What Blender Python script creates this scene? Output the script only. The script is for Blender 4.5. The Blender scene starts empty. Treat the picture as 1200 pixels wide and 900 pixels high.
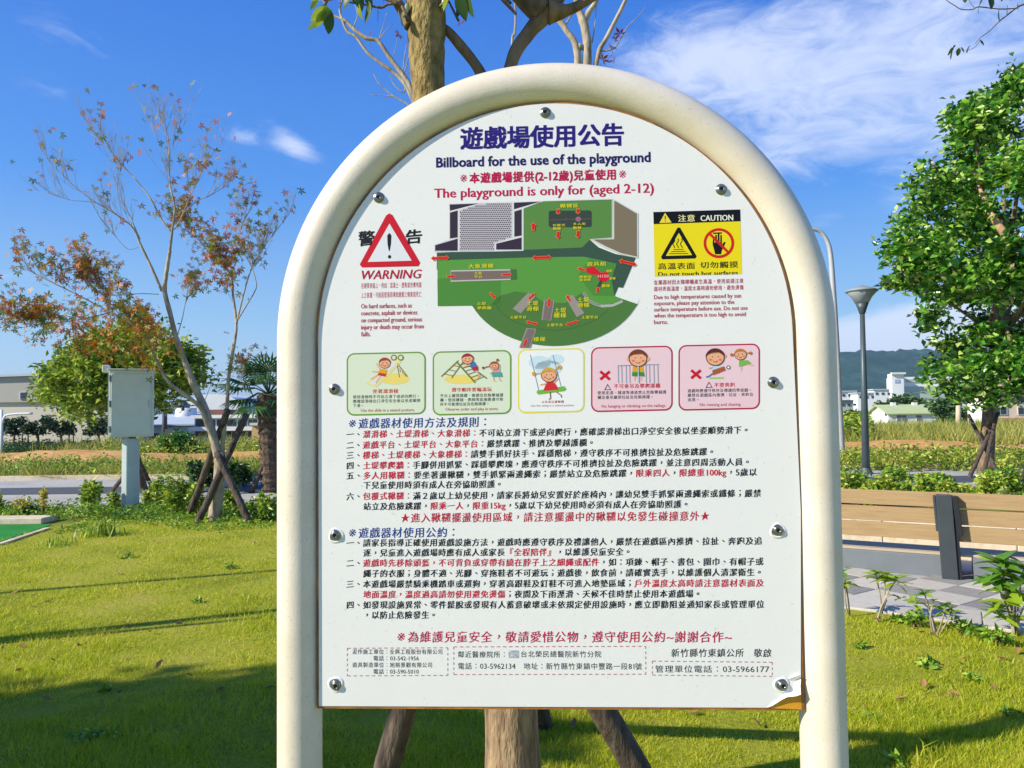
import bpy, math, random
import numpy as np
from mathutils import Vector, Matrix, Euler
from mathutils.geometry import tessellate_polygon
random.seed(7); RNG = np.random.default_rng(11)
S = bpy.context.scene; COL = S.collection
R = math.radians

# ------------------------------------------------------------------ camera
F = 880.0                                   # focal length in pixels of a 1200 wide picture
CAMZ = 1.55
PITCH, ROLL = R(2.28), R(-0.70)
cam = bpy.data.objects.new('camera', bpy.data.cameras.new('camera'))
COL.objects.link(cam); S.camera = cam
cam.data.sensor_width = 36; cam.data.lens = 36 * F / 1200
cam.data.clip_start = .05; cam.data.clip_end = 9000
CM = Matrix.Rotation(math.pi / 2 + PITCH, 3, 'X') @ Matrix.Rotation(ROLL, 3, 'Z')
cam.matrix_world = Matrix.Translation((0, 0, CAMZ)) @ CM.to_4x4()
CP = Vector((0, 0, CAMZ))
def ray(px, py): return CM @ Vector(((px - 600) / F, -(py - 450) / F, -1))
def at(px, py, Y):                          # the place at distance Y that is seen in this direction
    d = ray(px, py); return CP + d * (Y / d.y)
def G(px, py, z=0.0):
    d = ray(px, py); return CP + d * ((z - CAMZ) / d.z)
def up(px, base_py, py):                    # above a ground place
    g = G(px, base_py); return at(px, py, g.y)

# ------------------------------------------------------------------ light and sky
SUN_AZ, SUN_EL = R(21), R(31)               # the light travels right, away from us and down
sd = Vector((math.cos(SUN_AZ) * math.cos(SUN_EL), math.sin(SUN_AZ) * math.cos(SUN_EL), -math.sin(SUN_EL)))
sun = bpy.data.objects.new('sun', bpy.data.lights.new('sun', 'SUN')); COL.objects.link(sun)
sun.data.energy = 5.0; sun.data.angle = R(.55); sun.data.color = (1, .93, .80)
sun.rotation_euler = sd.to_track_quat('-Z', 'Y').to_euler()
S.view_settings.view_transform = 'Standard'; S.view_settings.look = 'None'
S.view_settings.exposure = 0.40; S.view_settings.gamma = 1

W = bpy.data.worlds.new('World'); S.world = W; W.use_nodes = True
nt = W.node_tree; nt.nodes.clear()
def N(t, **k):
    n = nt.nodes.new(t)
    for a, b in k.items(): setattr(n, a, b)
    return n
def L(a, b): nt.links.new(a, b)
def M(op, a, b=None, c=None, clamp=False):
    n = N('ShaderNodeMath', operation=op); n.use_clamp = clamp
    for i, v in enumerate((a, b, c)):
        if v is None: continue
        if isinstance(v, (int, float)): n.inputs[i].default_value = v
        else: L(v, n.inputs[i])
    return n.outputs[0]
sky = N('ShaderNodeTexSky'); sky.sky_type = 'NISHITA'; sky.sun_disc = False
sky.sun_elevation = SUN_EL; sky.sun_rotation = math.atan2(-sd.x, -sd.y)
sky.air_density = 1.0; sky.dust_density = 0.4; sky.ozone_density = 1.6; sky.altitude = 50
hs = N('ShaderNodeHueSaturation'); hs.inputs['Saturation'].default_value = 1.28; hs.inputs['Value'].default_value = 1.0
L(sky.outputs[0], hs.inputs['Color'])
tc = N('ShaderNodeTexCoord'); sx = N('ShaderNodeSeparateXYZ'); L(tc.outputs['Generated'], sx.inputs[0])
X, Y_, Z = sx.outputs
az = M('ARCTAN2', X, Y_)                    # azimuth from straight ahead
def blob(a0, z0, wa, wz, amp, tilt=0.0):
    da = M('SUBTRACT', az, a0); dz = M('SUBTRACT', M('SUBTRACT', Z, z0), M('MULTIPLY', da, tilt))
    q = M('ADD', M('POWER', M('ABSOLUTE', M('DIVIDE', da, wa)), 2.0), M('POWER', M('ABSOLUTE', M('DIVIDE', dz, wz)), 2.0))
    return M('MULTIPLY', M('POWER', 2.718, M('MULTIPLY', q, -1.0)), amp)
bl = [blob(.42, .40, .24, .09, .44, .10), blob(.24, .43, .10, .05, .26), blob(.62, .28, .22, .10, .24), blob(.34, .30, .2, .03, .16, .1), blob(-.285, .333, .035, .020, .36, -.35), blob(-.345, .335, .018, .01, .25),
      blob(-.58, .43, .13, .03, .18, -.25), blob(-.60, .36, .12, .016, .14, -.1), blob(.46, .085, .11, .032, .62, .2), blob(.60, .12, .10, .03, .4, .2), blob(.395, .23, .035, .012, .22),
      blob(.37, .10, .06, .02, .18), blob(-.62, .16, .05, .008, .17, -.1), blob(.8, .1, .25, .05, .3)]
bias = bl[0]
for b in bl[1:]: bias = M('ADD', bias, b)
# clear air: deep blue overhead, paling to the horizon the same way in every direction
ramp = N('ShaderNodeValToRGB'); L(Z, ramp.inputs[0]); el_ = ramp.color_ramp.elements
while len(el_) < 5: el_.new(.5)
for i, (p_, c_) in enumerate([(0.0, (.52, .72, .86)), (.12, (.28, .54, .88)), (.28, (.075, .30, .86)), (.5, (.030, .180, .74)), (1.0, (.014, .08, .40))]):
    el_[i].position = p_; el_[i].color = (*c_, 1)
vs_ = N('ShaderNodeVectorMath', operation='SCALE'); L(ramp.outputs[0], vs_.inputs[0]); vs_.inputs['Scale'].default_value = 8.6
mx0 = N('ShaderNodeMix', data_type='RGBA'); mx0.inputs[0].default_value = .8; L(hs.outputs[0], mx0.inputs[6]); L(vs_.outputs[0], mx0.inputs[7])
# cloud sheets are sampled on a plane high above so that they stretch towards the horizon
zz = M('ADD', M('MAXIMUM', Z, 0.0), .16)
cx = N('ShaderNodeCombineXYZ'); L(M('DIVIDE', X, zz), cx.inputs[0]); L(M('DIVIDE', Y_, zz), cx.inputs[1]); cx.inputs[2].default_value = 2.3
def noise(scale, detail, rough, dist=0.0, vec=None):
    n = N('ShaderNodeTexNoise'); n.inputs['Scale'].default_value = scale; n.inputs['Detail'].default_value = detail
    n.inputs['Roughness'].default_value = rough; n.inputs['Distortion'].default_value = dist
    L(vec or cx.outputs[0], n.inputs['Vector']); return n.outputs[0]
mp = N('ShaderNodeMapping'); L(tc.outputs['Generated'], mp.inputs[0]); mp.inputs['Scale'].default_value = (1, 1, 2.6); mp.inputs['Rotation'].default_value = (0, R(-18), 0)
n1 = noise(3.2, 9, .60, .35, mp.outputs[0]); n2 = noise(11.0, 9, .66, 1.1, mp.outputs[0]); n3 = noise(1.6, 5, .5, .2)
v = M('ADD', M('ADD', M('MULTIPLY', n1, .52), M('MULTIPLY', n2, .50)), M('MULTIPLY', n3, .08))
v = M('ADD', v, bias)
mr = N('ShaderNodeMapRange'); mr.interpolation_type = 'SMOOTHSTEP'
L(v, mr.inputs[0]); mr.inputs[1].default_value = .66; mr.inputs[2].default_value = 1.05; mr.inputs[3].default_value = 0; mr.inputs[4].default_value = .72
mixc = N('ShaderNodeMix', data_type='RGBA'); L(mr.outputs[0], mixc.inputs[0]); L(mx0.outputs[2], mixc.inputs[6]); mixc.inputs[7].default_value = (7.0, 7.6, 8.9, 1)
bg = N('ShaderNodeBackground'); bg.inputs[1].default_value = .10; L(mixc.outputs[2], bg.inputs[0])
wo = N('ShaderNodeOutputWorld'); L(bg.outputs[0], wo.inputs[0])

# ------------------------------------------------------------------ materials
def srgb(c):
    if isinstance(c, str): c = [int(c[i:i + 2], 16) / 255 for i in (0, 2, 4)]
    return tuple(x / 12.92 if x <= .04045 else ((x + .055) / 1.055) ** 2.4 for x in c)
MATS = {}
def mat(name, base, rough=.6, var=.12, scale=6.0, bump=0.0, bscale=None, metal=0.0, spec=.5, stretch=(1, 1, 1), c2=None, detail=6):
    if name in MATS: return MATS[name]
    m = bpy.data.materials.new(name); m.use_nodes = True; t = m.node_tree
    b = t.nodes['Principled BSDF']; b.inputs['Roughness'].default_value = rough; b.inputs['Metallic'].default_value = metal
    b.inputs['Specular IOR Level'].default_value = spec
    b.inputs['Base Color'].default_value = (*base, 1)
    if var or bump or c2:
        co = t.nodes.new('ShaderNodeTexCoord'); mpn = t.nodes.new('ShaderNodeMapping'); mpn.inputs['Scale'].default_value = stretch
        t.links.new(co.outputs['Object'], mpn.inputs[0])
        nz = t.nodes.new('ShaderNodeTexNoise'); nz.inputs['Scale'].default_value = scale; nz.inputs['Detail'].default_value = detail; nz.inputs['Roughness'].default_value = .62
        t.links.new(mpn.outputs[0], nz.inputs['Vector'])
        cr = t.nodes.new('ShaderNodeValToRGB'); cr.color_ramp.elements[0].position = .3; cr.color_ramp.elements[1].position = .7
        lo = c2 if c2 else tuple(x * (1 - var) for x in base); hi = tuple(min(1, x * (1 + var)) for x in base)
        cr.color_ramp.elements[0].color = (*lo, 1); cr.color_ramp.elements[1].color = (*hi, 1)
        t.links.new(nz.outputs[0], cr.inputs[0]); t.links.new(cr.outputs[0], b.inputs['Base Color'])
        if bump:
            bn = t.nodes.new('ShaderNodeBump'); bn.inputs['Strength'].default_value = bump; bn.inputs['Distance'].default_value = .02
            n2_ = t.nodes.new('ShaderNodeTexNoise'); n2_.inputs['Scale'].default_value = bscale or scale * 4; n2_.inputs['Detail'].default_value = 5
            t.links.new(mpn.outputs[0], n2_.inputs['Vector']); t.links.new(n2_.outputs[0], bn.inputs['Height']); t.links.new(bn.outputs[0], b.inputs['Normal'])
    MATS[name] = m; return m
def leafmat(name, cols, trans=.35, rough=.45, patch=0.0, pscale=1.0):
    """cols: list of linear colours, one picked per leaf"""
    m = bpy.data.materials.new(name); m.use_nodes = True; t = m.node_tree; b = t.nodes['Principled BSDF']
    b.inputs['Roughness'].default_value = rough
    g = t.nodes.new('ShaderNodeNewGeometry'); cr = t.nodes.new('ShaderNodeValToRGB'); cr.color_ramp.interpolation = 'LINEAR'
    e = cr.color_ramp.elements
    while len(e) < len(cols): e.new(.5)
    for i, c in enumerate(cols): e[i].position = i / max(1, len(cols) - 1); e[i].color = (*c, 1)
    src = g.outputs['Random Per Island']
    if patch:
        co = t.nodes.new('ShaderNodeTexCoord'); nz = t.nodes.new('ShaderNodeTexNoise'); nz.inputs['Scale'].default_value = pscale; nz.inputs['Detail'].default_value = 4
        t.links.new(co.outputs['Object'], nz.inputs['Vector'])
        mu = t.nodes.new('ShaderNodeMath'); mu.operation = 'MULTIPLY_ADD'; t.links.new(nz.outputs[0], mu.inputs[0]); mu.inputs[1].default_value = patch * 2; mu.inputs[2].default_value = -patch
        ad = t.nodes.new('ShaderNodeMath'); ad.operation = 'ADD'; ad.use_clamp = True; t.links.new(src, ad.inputs[0]); t.links.new(mu.outputs[0], ad.inputs[1]); src = ad.outputs[0]
    t.links.new(src, cr.inputs[0]); t.links.new(cr.outputs[0], b.inputs['Base Color'])
    tr = t.nodes.new('ShaderNodeBsdfTranslucent'); t.links.new(cr.outputs[0], tr.inputs[0])
    mx = t.nodes.new('ShaderNodeMixShader'); mx.inputs[0].default_value = trans
    t.links.new(b.outputs[0], mx.inputs[1]); t.links.new(tr.outputs[0], mx.inputs[2]); t.links.new(mx.outputs[0], t.nodes['Material Output'].inputs[0])
    return m

# ------------------------------------------------------------------ object helpers
def tag(o, label=None, cat=None, group=None, kind=None):
    if label: o['label'] = label
    if cat: o['category'] = cat
    if group: o['group'] = group
    if kind: o['kind'] = kind
    return o
def thing(name, label, cat, loc=(0, 0, 0), rz=0.0, group=None):
    o = bpy.data.objects.new(name, None); COL.objects.link(o); o.location = loc; o.rotation_euler = (0, 0, rz)
    o.empty_display_size = .1
    return tag(o, label, cat, group)
class MB:
    def __init__(s): s.v = []; s.f = []; s.m = []; s.cur = 0
    def add(s, vs, fs):
        k = len(s.v); s.v += [tuple(v) for v in vs]; s.f += [tuple(i + k for i in f) for f in fs]; s.m += [s.cur] * len(fs); return s
    def box(s, x0, x1, y0, y1, z0, z1, mtx=None, ch=0.0):
        vs = [(x, y, z) for z in (z0, z1) for y in (y0, y1) for x in (x0, x1)]
        if mtx: vs = [mtx @ Vector(v) for v in vs]
        return s.add(vs, [(0, 2, 3, 1), (4, 5, 7, 6), (0, 1, 5, 4), (1, 3, 7, 5), (3, 2, 6, 7), (2, 0, 4, 6)])
    def tube(s, pts, rad, n=8, cap=True):
        pts = [Vector(p) for p in pts]
        if isinstance(rad, (int, float)): rad = [rad] * len(pts)
        vs = []; fs = []; u = None
        for i, p in enumerate(pts):
            a = pts[max(0, i - 1)]; b = pts[min(len(pts) - 1, i + 1)]; d = (b - a).normalized()
            if u is None:
                u = d.orthogonal().normalized()
            u = (u - d * u.dot(d)).normalized(); w = d.cross(u)
            for k in range(n):
                t = 2 * math.pi * k / n; vs.append(p + (u * math.cos(t) + w * math.sin(t)) * rad[i])
        for i in range(len(pts) - 1):
            for k in range(n):
                a = i * n + k; b = i * n + (k + 1) % n; fs.append((a, b, b + n, a + n))
        if cap: fs.append(tuple(range(n))[::-1]); fs.append(tuple(range((len(pts) - 1) * n, len(pts) * n)))
        return s.add(vs, fs)
    def prism(s, poly, z0, z1):                 # poly in xy
        n = len(poly); vs = [(x, y, z0) for x, y in poly] + [(x, y, z1) for x, y in poly]
        return s.add(vs, [tuple(range(n))[::-1], tuple(range(n, 2 * n))] + [(i, (i + 1) % n, (i + 1) % n + n, i + n) for i in range(n)])
    def lathe(s, prof, n=16, c=(0, 0, 0)):      # profile of (r, z)
        vs = [(c[0] + r * math.cos(2 * math.pi * k / n), c[1] + r * math.sin(2 * math.pi * k / n), c[2] + z) for r, z in prof for k in range(n)]
        fs = [(i * n + k, i * n + (k + 1) % n, (i + 1) * n + (k + 1) % n, (i + 1) * n + k) for i in range(len(prof) - 1) for k in range(n)]
        fs += [tuple(range(n))[::-1], tuple(range((len(prof) - 1) * n, len(prof) * n))]
        return s.add(vs, fs)
    def build(s, name, mats, parent=None, smooth=False, world=True, bevel=0.0):
        me = bpy.data.meshes.new(name); me.from_pydata(s.v, [], s.f)
        mats = mats if isinstance(mats, (list, tuple)) else [mats]
        for m in mats: me.materials.append(m)
        me.polygons.foreach_set('material_index', s.m)
        if smooth: me.polygons.foreach_set('use_smooth', [True] * len(s.f))
        me.update()
        o = bpy.data.objects.new(name, me); COL.objects.link(o)
        if parent:
            o.parent = parent
            if world:                           # vertices were given in world space
                o.matrix_parent_inverse = (basis(parent)).inverted()
        if bevel:
            md = o.modifiers.new('bevel', 'BEVEL'); md.width = bevel; md.segments = 2; md.limit_method = 'ANGLE'
            md.harden_normals = False
        return o
def basis(o):
    return o.matrix_basis.copy() if not o.parent else basis(o.parent) @ o.matrix_parent_inverse @ o.matrix_basis
def fastmesh(name, V, polys, m, parent=None):
    """V (n,3); polys (k, s) equal sized faces"""
    me = bpy.data.meshes.new(name); k, s = polys.shape
    me.vertices.add(len(V)); me.vertices.foreach_set('co', V.astype(np.float32).ravel())
    me.loops.add(k * s); me.loops.foreach_set('vertex_index', polys.astype(np.int32).ravel())
    me.polygons.add(k); me.polygons.foreach_set('loop_start', np.arange(0, k * s, s, dtype=np.int32)); me.polygons.foreach_set('loop_total', np.full(k, s, dtype=np.int32))
    me.materials.append(m); me.update(calc_edges=True)
    o = bpy.data.objects.new(name, me); COL.objects.link(o)
    if parent: o.parent = parent; o.matrix_parent_inverse = basis(parent).inverted()
    return o
def unit(a): return a / (np.linalg.norm(a, axis=1, keepdims=True) + 1e-9)
def leaves(name, P, size, m, parent=None, aspect=.5, upbias=.6, fold=.18, droop=0.0, sizevar=.35):
    """one folded diamond leaf of four corners (two triangles) at each point"""
    P = np.asarray(P, float); n = len(P)
    d = RNG.normal(size=(n, 3)); d[:, 2] = d[:, 2] * .6 - droop; d = unit(d)
    nr = RNG.normal(size=(n, 3)); nr[:, 2] += upbias * 2; nr = unit(nr - d * np.sum(nr * d, 1, keepdims=True))
    w = np.cross(d, nr); sz = (size * (1 + sizevar * RNG.uniform(-1, 1, n)))[:, None]
    a = P; c = P + d * sz; mid = P + d * sz * .45
    l = mid + w * sz * aspect * .5 + nr * sz * fold; r = mid - w * sz * aspect * .5 + nr * sz * fold
    V = np.stack([a, l, c, r], 1).reshape(-1, 3); i = np.arange(n) * 4
    F_ = np.concatenate([np.stack([i, i + 1, i + 2], 1), np.stack([i, i + 2, i + 3], 1)])
    return fastmesh(name, V, F_, m, parent)
def stars(name, P, size, m, parent=None, lobes=5, hang=.3):
    """maple like leaves: lobes fanned out in one plane"""
    P = np.asarray(P, float); n = len(P)
    d = RNG.normal(size=(n, 3)); d[:, 2] -= hang; d = unit(d)
    nr = RNG.normal(size=(n, 3)); nr[:, 2] += .8; nr = unit(nr - d * np.sum(nr * d, 1, keepdims=True)); w = np.cross(d, nr)
    sz = size * (1 + .3 * RNG.uniform(-1, 1, n)); VV = []; FF = []
    for k in range(n):
        b = len(VV); VV.append(P[k])
        for j in range(lobes):
            t = (j - (lobes - 1) / 2) * (2.2 / (lobes - 1) * 1.6); L_ = sz[k] * (1 - .18 * abs(j - (lobes - 1) / 2))
            e = d[k] * math.cos(t) + w[k] * math.sin(t); q = -d[k] * math.sin(t) + w[k] * math.cos(t)
            VV += [P[k] + e * L_ * .5 + q * L_ * .16, P[k] + e * L_ + nr[k] * L_ * random.uniform(-.2, .1), P[k] + e * L_ * .5 - q * L_ * .16]
            FF += [(b, b + 1 + 3 * j, b + 2 + 3 * j), (b, b + 2 + 3 * j, b + 3 + 3 * j)]
    return fastmesh(name, np.array(VV), np.array(FF), m, parent)
def inpoly(x, y, poly):
    c = False; n = len(poly)
    for i in range(n):
        x1, y1 = poly[i]; x2, y2 = poly[i - 1]
        if (y1 > y) != (y2 > y) and x < (x2 - x1) * (y - y1) / (y2 - y1) + x1: c = not c
    return c
def edgedist(x, y, poly):
    best = 1e9; n = len(poly)
    for i in range(n):
        ax, ay = poly[i - 1]; bx, by = poly[i]; dx, dy = bx - ax, by - ay
        t = max(0, min(1, ((x - ax) * dx + (y - ay) * dy) / (dx * dx + dy * dy + 1e-9)))
        best = min(best, math.hypot(x - ax - t * dx, y - ay - t * dy))
    return best
def crown_points(poly, Y, thick, nclump, per, blob, seed=0, shell=.0, gap=.0):
    """clumps of foliage through a rounded volume, whose middle section has this outline"""
    rr = random.Random(seed); xs = [p[0] for p in poly]; ys = [p[1] for p in poly]
    md = max(edgedist(rr.uniform(min(xs), max(xs)), rr.uniform(min(ys), max(ys)), poly) * (1) for _ in range(60))
    inner = 0
    for _ in range(200):
        x, y = rr.uniform(min(xs), max(xs)), rr.uniform(min(ys), max(ys))
        if inpoly(x, y, poly): inner = max(inner, edgedist(x, y, poly))
    pts = []; cl = 0; guard = 0
    bpx = blob * F / Y
    while cl < nclump and guard < nclump * 60:
        guard += 1
        x, y = rr.uniform(min(xs), max(xs)), rr.uniform(min(ys), max(ys))
        if not inpoly(x, y, poly): continue
        e = edgedist(x, y, poly)
        if e < bpx * .55: continue
        k = min(1, e / inner); T = thick * math.sqrt(max(0.02, 1 - (1 - k) ** 2))
        u = rr.uniform(-1, 1)
        if shell and rr.random() < shell: u = math.copysign(rr.uniform(.7, 1), u - .25)
        c = at(x, y, Y + u * T); b = blob * rr.uniform(.6, 1.25)
        if gap and math.sin(c.x * 2.6 + 1.3 * math.sin(c.z * 1.7)) + math.sin(c.y * 2.3 + 1) + math.sin(c.z * 3.1 + 1.1 * math.sin(c.x * 2)) < gap: continue
        q = RNG.normal(size=(per, 3)) * .45; q[:, 2] *= .7
        q /= np.maximum(1, np.linalg.norm(q, axis=1, keepdims=True))
        pts.append(np.array(c) + q * b); cl += 1
    return np.concatenate(pts)

# palette of shared materials
m_bark = mat('bark', srgb('8a7358'), .9, .35, 14, .7, 40, c2=srgb('4f4335'), stretch=(1, 1, .35))
m_bark_near = mat('bark_speckled', srgb('a38c58'), .9, .3, 26, 1.0, 60, c2=srgb('5f5022'), stretch=(1, 1, .5))
m_bark_grey = mat('bark_grey', srgb('a58c6c'), .9, .3, 24, 1.0, 50, c2=srgb('5a4534'), stretch=(1, 1, .25))
m_bark_pale = mat('bark_pale', srgb('b5a78d'), .85, .25, 12, .4, 40, c2=srgb('7d7060'), stretch=(1, 1, .4))
m_twig = mat('twig', srgb('6e5f50'), .9, .2, 20, .2)
m_stake = mat('stake_wood', srgb('5d5044'), .9, .4, 18, .8, 50, c2=srgb('241d18'), stretch=(1, 1, .3))
m_steel = mat('galvanised_steel', srgb('b9c4c3'), .45, .08, 6, .05, metal=.15)
m_lamp_dark = mat('lamp_pole_paint', srgb('4b585e'), .45, .12, 10, .1, metal=.2)
m_grey_pole = mat('grey_pole_paint', srgb('b2b3b5'), .5, .08, 6)
m_white = mat('white_wall', srgb('e6e6e2'), .8, .04, 2)
m_beige = mat('beige_wall', srgb('d9c6a4'), .85, .05, 2)
m_glass = mat('dark_window_glass', srgb('38414a'), .15, .2, 3)

# ------------------------------------------------------------------ the ground
def ground_mat(name, cols, scale, bump, stretch=(1, 1, 1), rough=.95, big=.6):
    m = bpy.data.materials.new(name); m.use_nodes = True; t = m.node_tree; b = t.nodes['Principled BSDF']; b.inputs['Roughness'].default_value = rough
    b.inputs['Specular IOR Level'].default_value = .2
    co = t.nodes.new('ShaderNodeTexCoord'); mpn = t.nodes.new('ShaderNodeMapping'); mpn.inputs['Scale'].default_value = stretch; t.links.new(co.outputs['Object'], mpn.inputs[0])
    a = t.nodes.new('ShaderNodeTexNoise'); a.inputs['Scale'].default_value = scale; a.inputs['Detail'].default_value = 9; a.inputs['Roughness'].default_value = .7
    c = t.nodes.new('ShaderNodeTexNoise'); c.inputs['Scale'].default_value = big; c.inputs['Detail'].default_value = 5
    t.links.new(mpn.outputs[0], a.inputs['Vector']); t.links.new(mpn.outputs[0], c.inputs['Vector'])
    ad = t.nodes.new('ShaderNodeMath'); ad.operation = 'ADD'; hf = t.nodes.new('ShaderNodeMath'); hf.operation = 'MULTIPLY'; hf.inputs[1].default_value = .5
    t.links.new(a.outputs[0], ad.inputs[0]); t.links.new(c.outputs[0], ad.inputs[1]); t.links.new(ad.outputs[0], hf.inputs[0])
    cr = t.nodes.new('ShaderNodeValToRGB'); e = cr.color_ramp.elements
    while len(e) < len(cols): e.new(.5)
    for i, q in enumerate(cols): e[i].position = .34 + .32 * i / (len(cols) - 1); e[i].color = (*q, 1)
    t.links.new(hf.outputs[0], cr.inputs[0]); t.links.new(cr.outputs[0], b.inputs['Base Color'])
    bn = t.nodes.new('ShaderNodeBump'); bn.inputs['Strength'].default_value = bump; bn.inputs['Distance'].default_value = .03
    t.links.new(a.outputs[0], bn.inputs['Height']); t.links.new(bn.outputs[0], b.inputs['Normal'])
    return m
m_ground = ground_mat('field_grass', [srgb('4d5a20'), srgb('7a7f33'), srgb('9c9448')], 3, .8, big=.12)
m_lawn = ground_mat('lawn_soil', [srgb('767e1e'), srgb('a5a82c'), srgb('b8aa4c')], 26, 1.0, big=1.3)
m_dirt = ground_mat('orange_dirt', [srgb('9c7440'), srgb('cf9c58'), srgb('e6bc80')], 2.5, 1.0, big=.4)
m_road_shaded = ground_mat('shaded_asphalt', [srgb('4a4e58'), srgb('555a64'), srgb('62666e')], 14, .3, big=.4)  # dark blue grey: the shade lying on the road is put into its colour
m_conc = ground_mat('concrete', [srgb('9c9a96'), srgb('b3b1ab'), srgb('c1beb6')], 9, .25, big=.6)
m_kerb = ground_mat('kerb_concrete', [srgb('b8a98c'), srgb('d8c9ac'), srgb('e6dabf')], 12, .25, big=1.5)
m_turf = ground_mat('play_turf', [srgb('1f7a2e'), srgb('2d8d3a'), srgb('3c9a45')], 60, .4, big=2)
m_hill = ground_mat('hazed_wooded_hill', [srgb('14302a'), srgb('264840'), srgb('3a6050')], .06, 1.0, big=.012)  # woods tinted bluish: some of the distance haze is put into the colour

def hgt(x, y):
    t = max(0, min(1, (y - 62) / 45)); return -4.0 * t * t * (3 - 2 * t)
ys = list(np.linspace(-40, 60, 21)) + list(np.linspace(62, 110, 17)) + list(np.linspace(120, 600, 13)) + [800, 1200, 2000, 4000, 7000]
xs = [-6000, -2500, -1000, -400] + list(np.linspace(-200, 200, 41)) + [400, 1000, 2500, 6000]
g = MB(); vs = [(x, y, hgt(x, y)) for y in ys for x in xs]; nx = len(xs)
g.add(vs, [(j * nx + i, j * nx + i + 1, (j + 1) * nx + i + 1, (j + 1) * nx + i) for j in range(len(ys) - 1) for i in range(nx - 1)])
tag(g.build('ground', m_ground, smooth=True), kind='structure')
def sheet(name, poly, z, m, thick=.05, kind='structure'):
    poly = [(p[0], p[1]) for p in poly]
    a = sum(poly[i - 1][0] * poly[i][1] - poly[i][0] * poly[i - 1][1] for i in range(len(poly)))
    if a < 0: poly = poly[::-1]
    return tag(MB().prism(poly, z - thick, z).build(name, m), kind=kind)
# lawn: far edge as it runs across the picture
edge = [(-160, 668), (0, 637), (62, 618), (100, 611), (200, 609), (330, 606), (500, 640), (700, 668), (940, 706), (985, 714), (1100, 730), (1200, 746), (1420, 778)]
eg = [G(*p) for p in edge]
LAWN = [(p.x, p.y) for p in eg] + [(9, 2.5), (9, -6), (-14, -6), (-14, 7)]
sheet('lawn', LAWN, .012, m_lawn)
# green play surface with its edging, left
tf = [G(-260, 690), G(-160, 668), G(0, 635), G(54, 617.6), G(60, 615), G(-260, 616)]
sheet('play_surface', tf, .008, m_turf)
kb = MB()
e0 = [G(-260, 691, .035), G(-160, 669, .035), G(0, 636.5, .035), G(56, 618, .035)]
for a, b in zip(e0, e0[1:]):
    d = (b - a).normalized(); n_ = Vector((-d.y, d.x, 0)) * .035
    kb.add([a + n_ + Vector((0, 0, z)) for z in (-.035, 0)] + [b + n_ + Vector((0, 0, z)) for z in (-.035, 0)] + [b - n_ + Vector((0, 0, z)) for z in (-.035, 0)] + [a - n_ + Vector((0, 0, z)) for z in (-.035, 0)],
           [(1, 3, 5, 7), (0, 2, 3, 1), (2, 4, 5, 3), (4, 6, 7, 5), (6, 0, 1, 7)])
tag(kb.build('turf_edging', m_kerb), kind='structure')
ya, yb = G(0, 615).y, G(0, 606).y
for i in range(6):
    x1 = G(76, 608).x - i * 2.0
    tag(MB().box(x1 - 1.985, x1, ya, ya + .38, 0, .09).build('kerb', m_kerb, bevel=.01), kind='structure')
# road strips left to right beyond the planting
def band(name, yl, yr, py0, py1, z, m):
    y0, y1 = G(60, py0).y, G(60, py1).y
    return y0, y1
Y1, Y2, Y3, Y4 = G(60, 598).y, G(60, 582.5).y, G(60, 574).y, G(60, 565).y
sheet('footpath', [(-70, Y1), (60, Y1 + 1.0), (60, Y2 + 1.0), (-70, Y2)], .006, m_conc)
sheet('road', [(-70, Y2), (60, Y2 + 1.0), (60, Y3 + 1.0), (-70, Y3)], .010, m_road_shaded)  # dark strip paints the band of shade across the road
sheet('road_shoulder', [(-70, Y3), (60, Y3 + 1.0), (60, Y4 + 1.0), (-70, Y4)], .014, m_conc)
sheet('far_kerb', [(-70, Y4), (60, Y4 + 1.0), (60, Y4 + 1.25), (-70, Y4 + .25)], .12, m_kerb, .14)
# long low heap of orange soil beyond the road
def mound(name, x0, x1, y0, y1, h, m, seed=1, nx=160, ny=10):
    rr = np.random.default_rng(seed); b = MB(); vs = []
    for j in range(ny + 1):
        for i in range(nx + 1):
            u = j / ny; e = math.sin(math.pi * u) ** .7
            x = x0 + (x1 - x0) * i / nx; y = y0 + (y1 - y0) * u
            z = h * e * (.75 + .25 * math.sin(i * .37 + seed) * math.sin(i * .11 + 2)) + (rr.uniform(-.07, .07) * h if 0 < j < ny else 0)
            vs.append((x, y, .0 + z))
    b.add(vs, [(j * (nx + 1) + i, j * (nx + 1) + i + 1, (j + 1) * (nx + 1) + i + 1, (j + 1) * (nx + 1) + i) for j in range(ny) for i in range(nx)])
    return tag(b.build(name, m, smooth=True), kind='structure')
mound('soil_bank', -45, 45, 22.5, 29, .50, m_dirt)
sheet('far_road', [(-60, 31.0), (-6, 31.0), (-6, 33.6), (-60, 33.6)], .02, m_conc)

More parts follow.
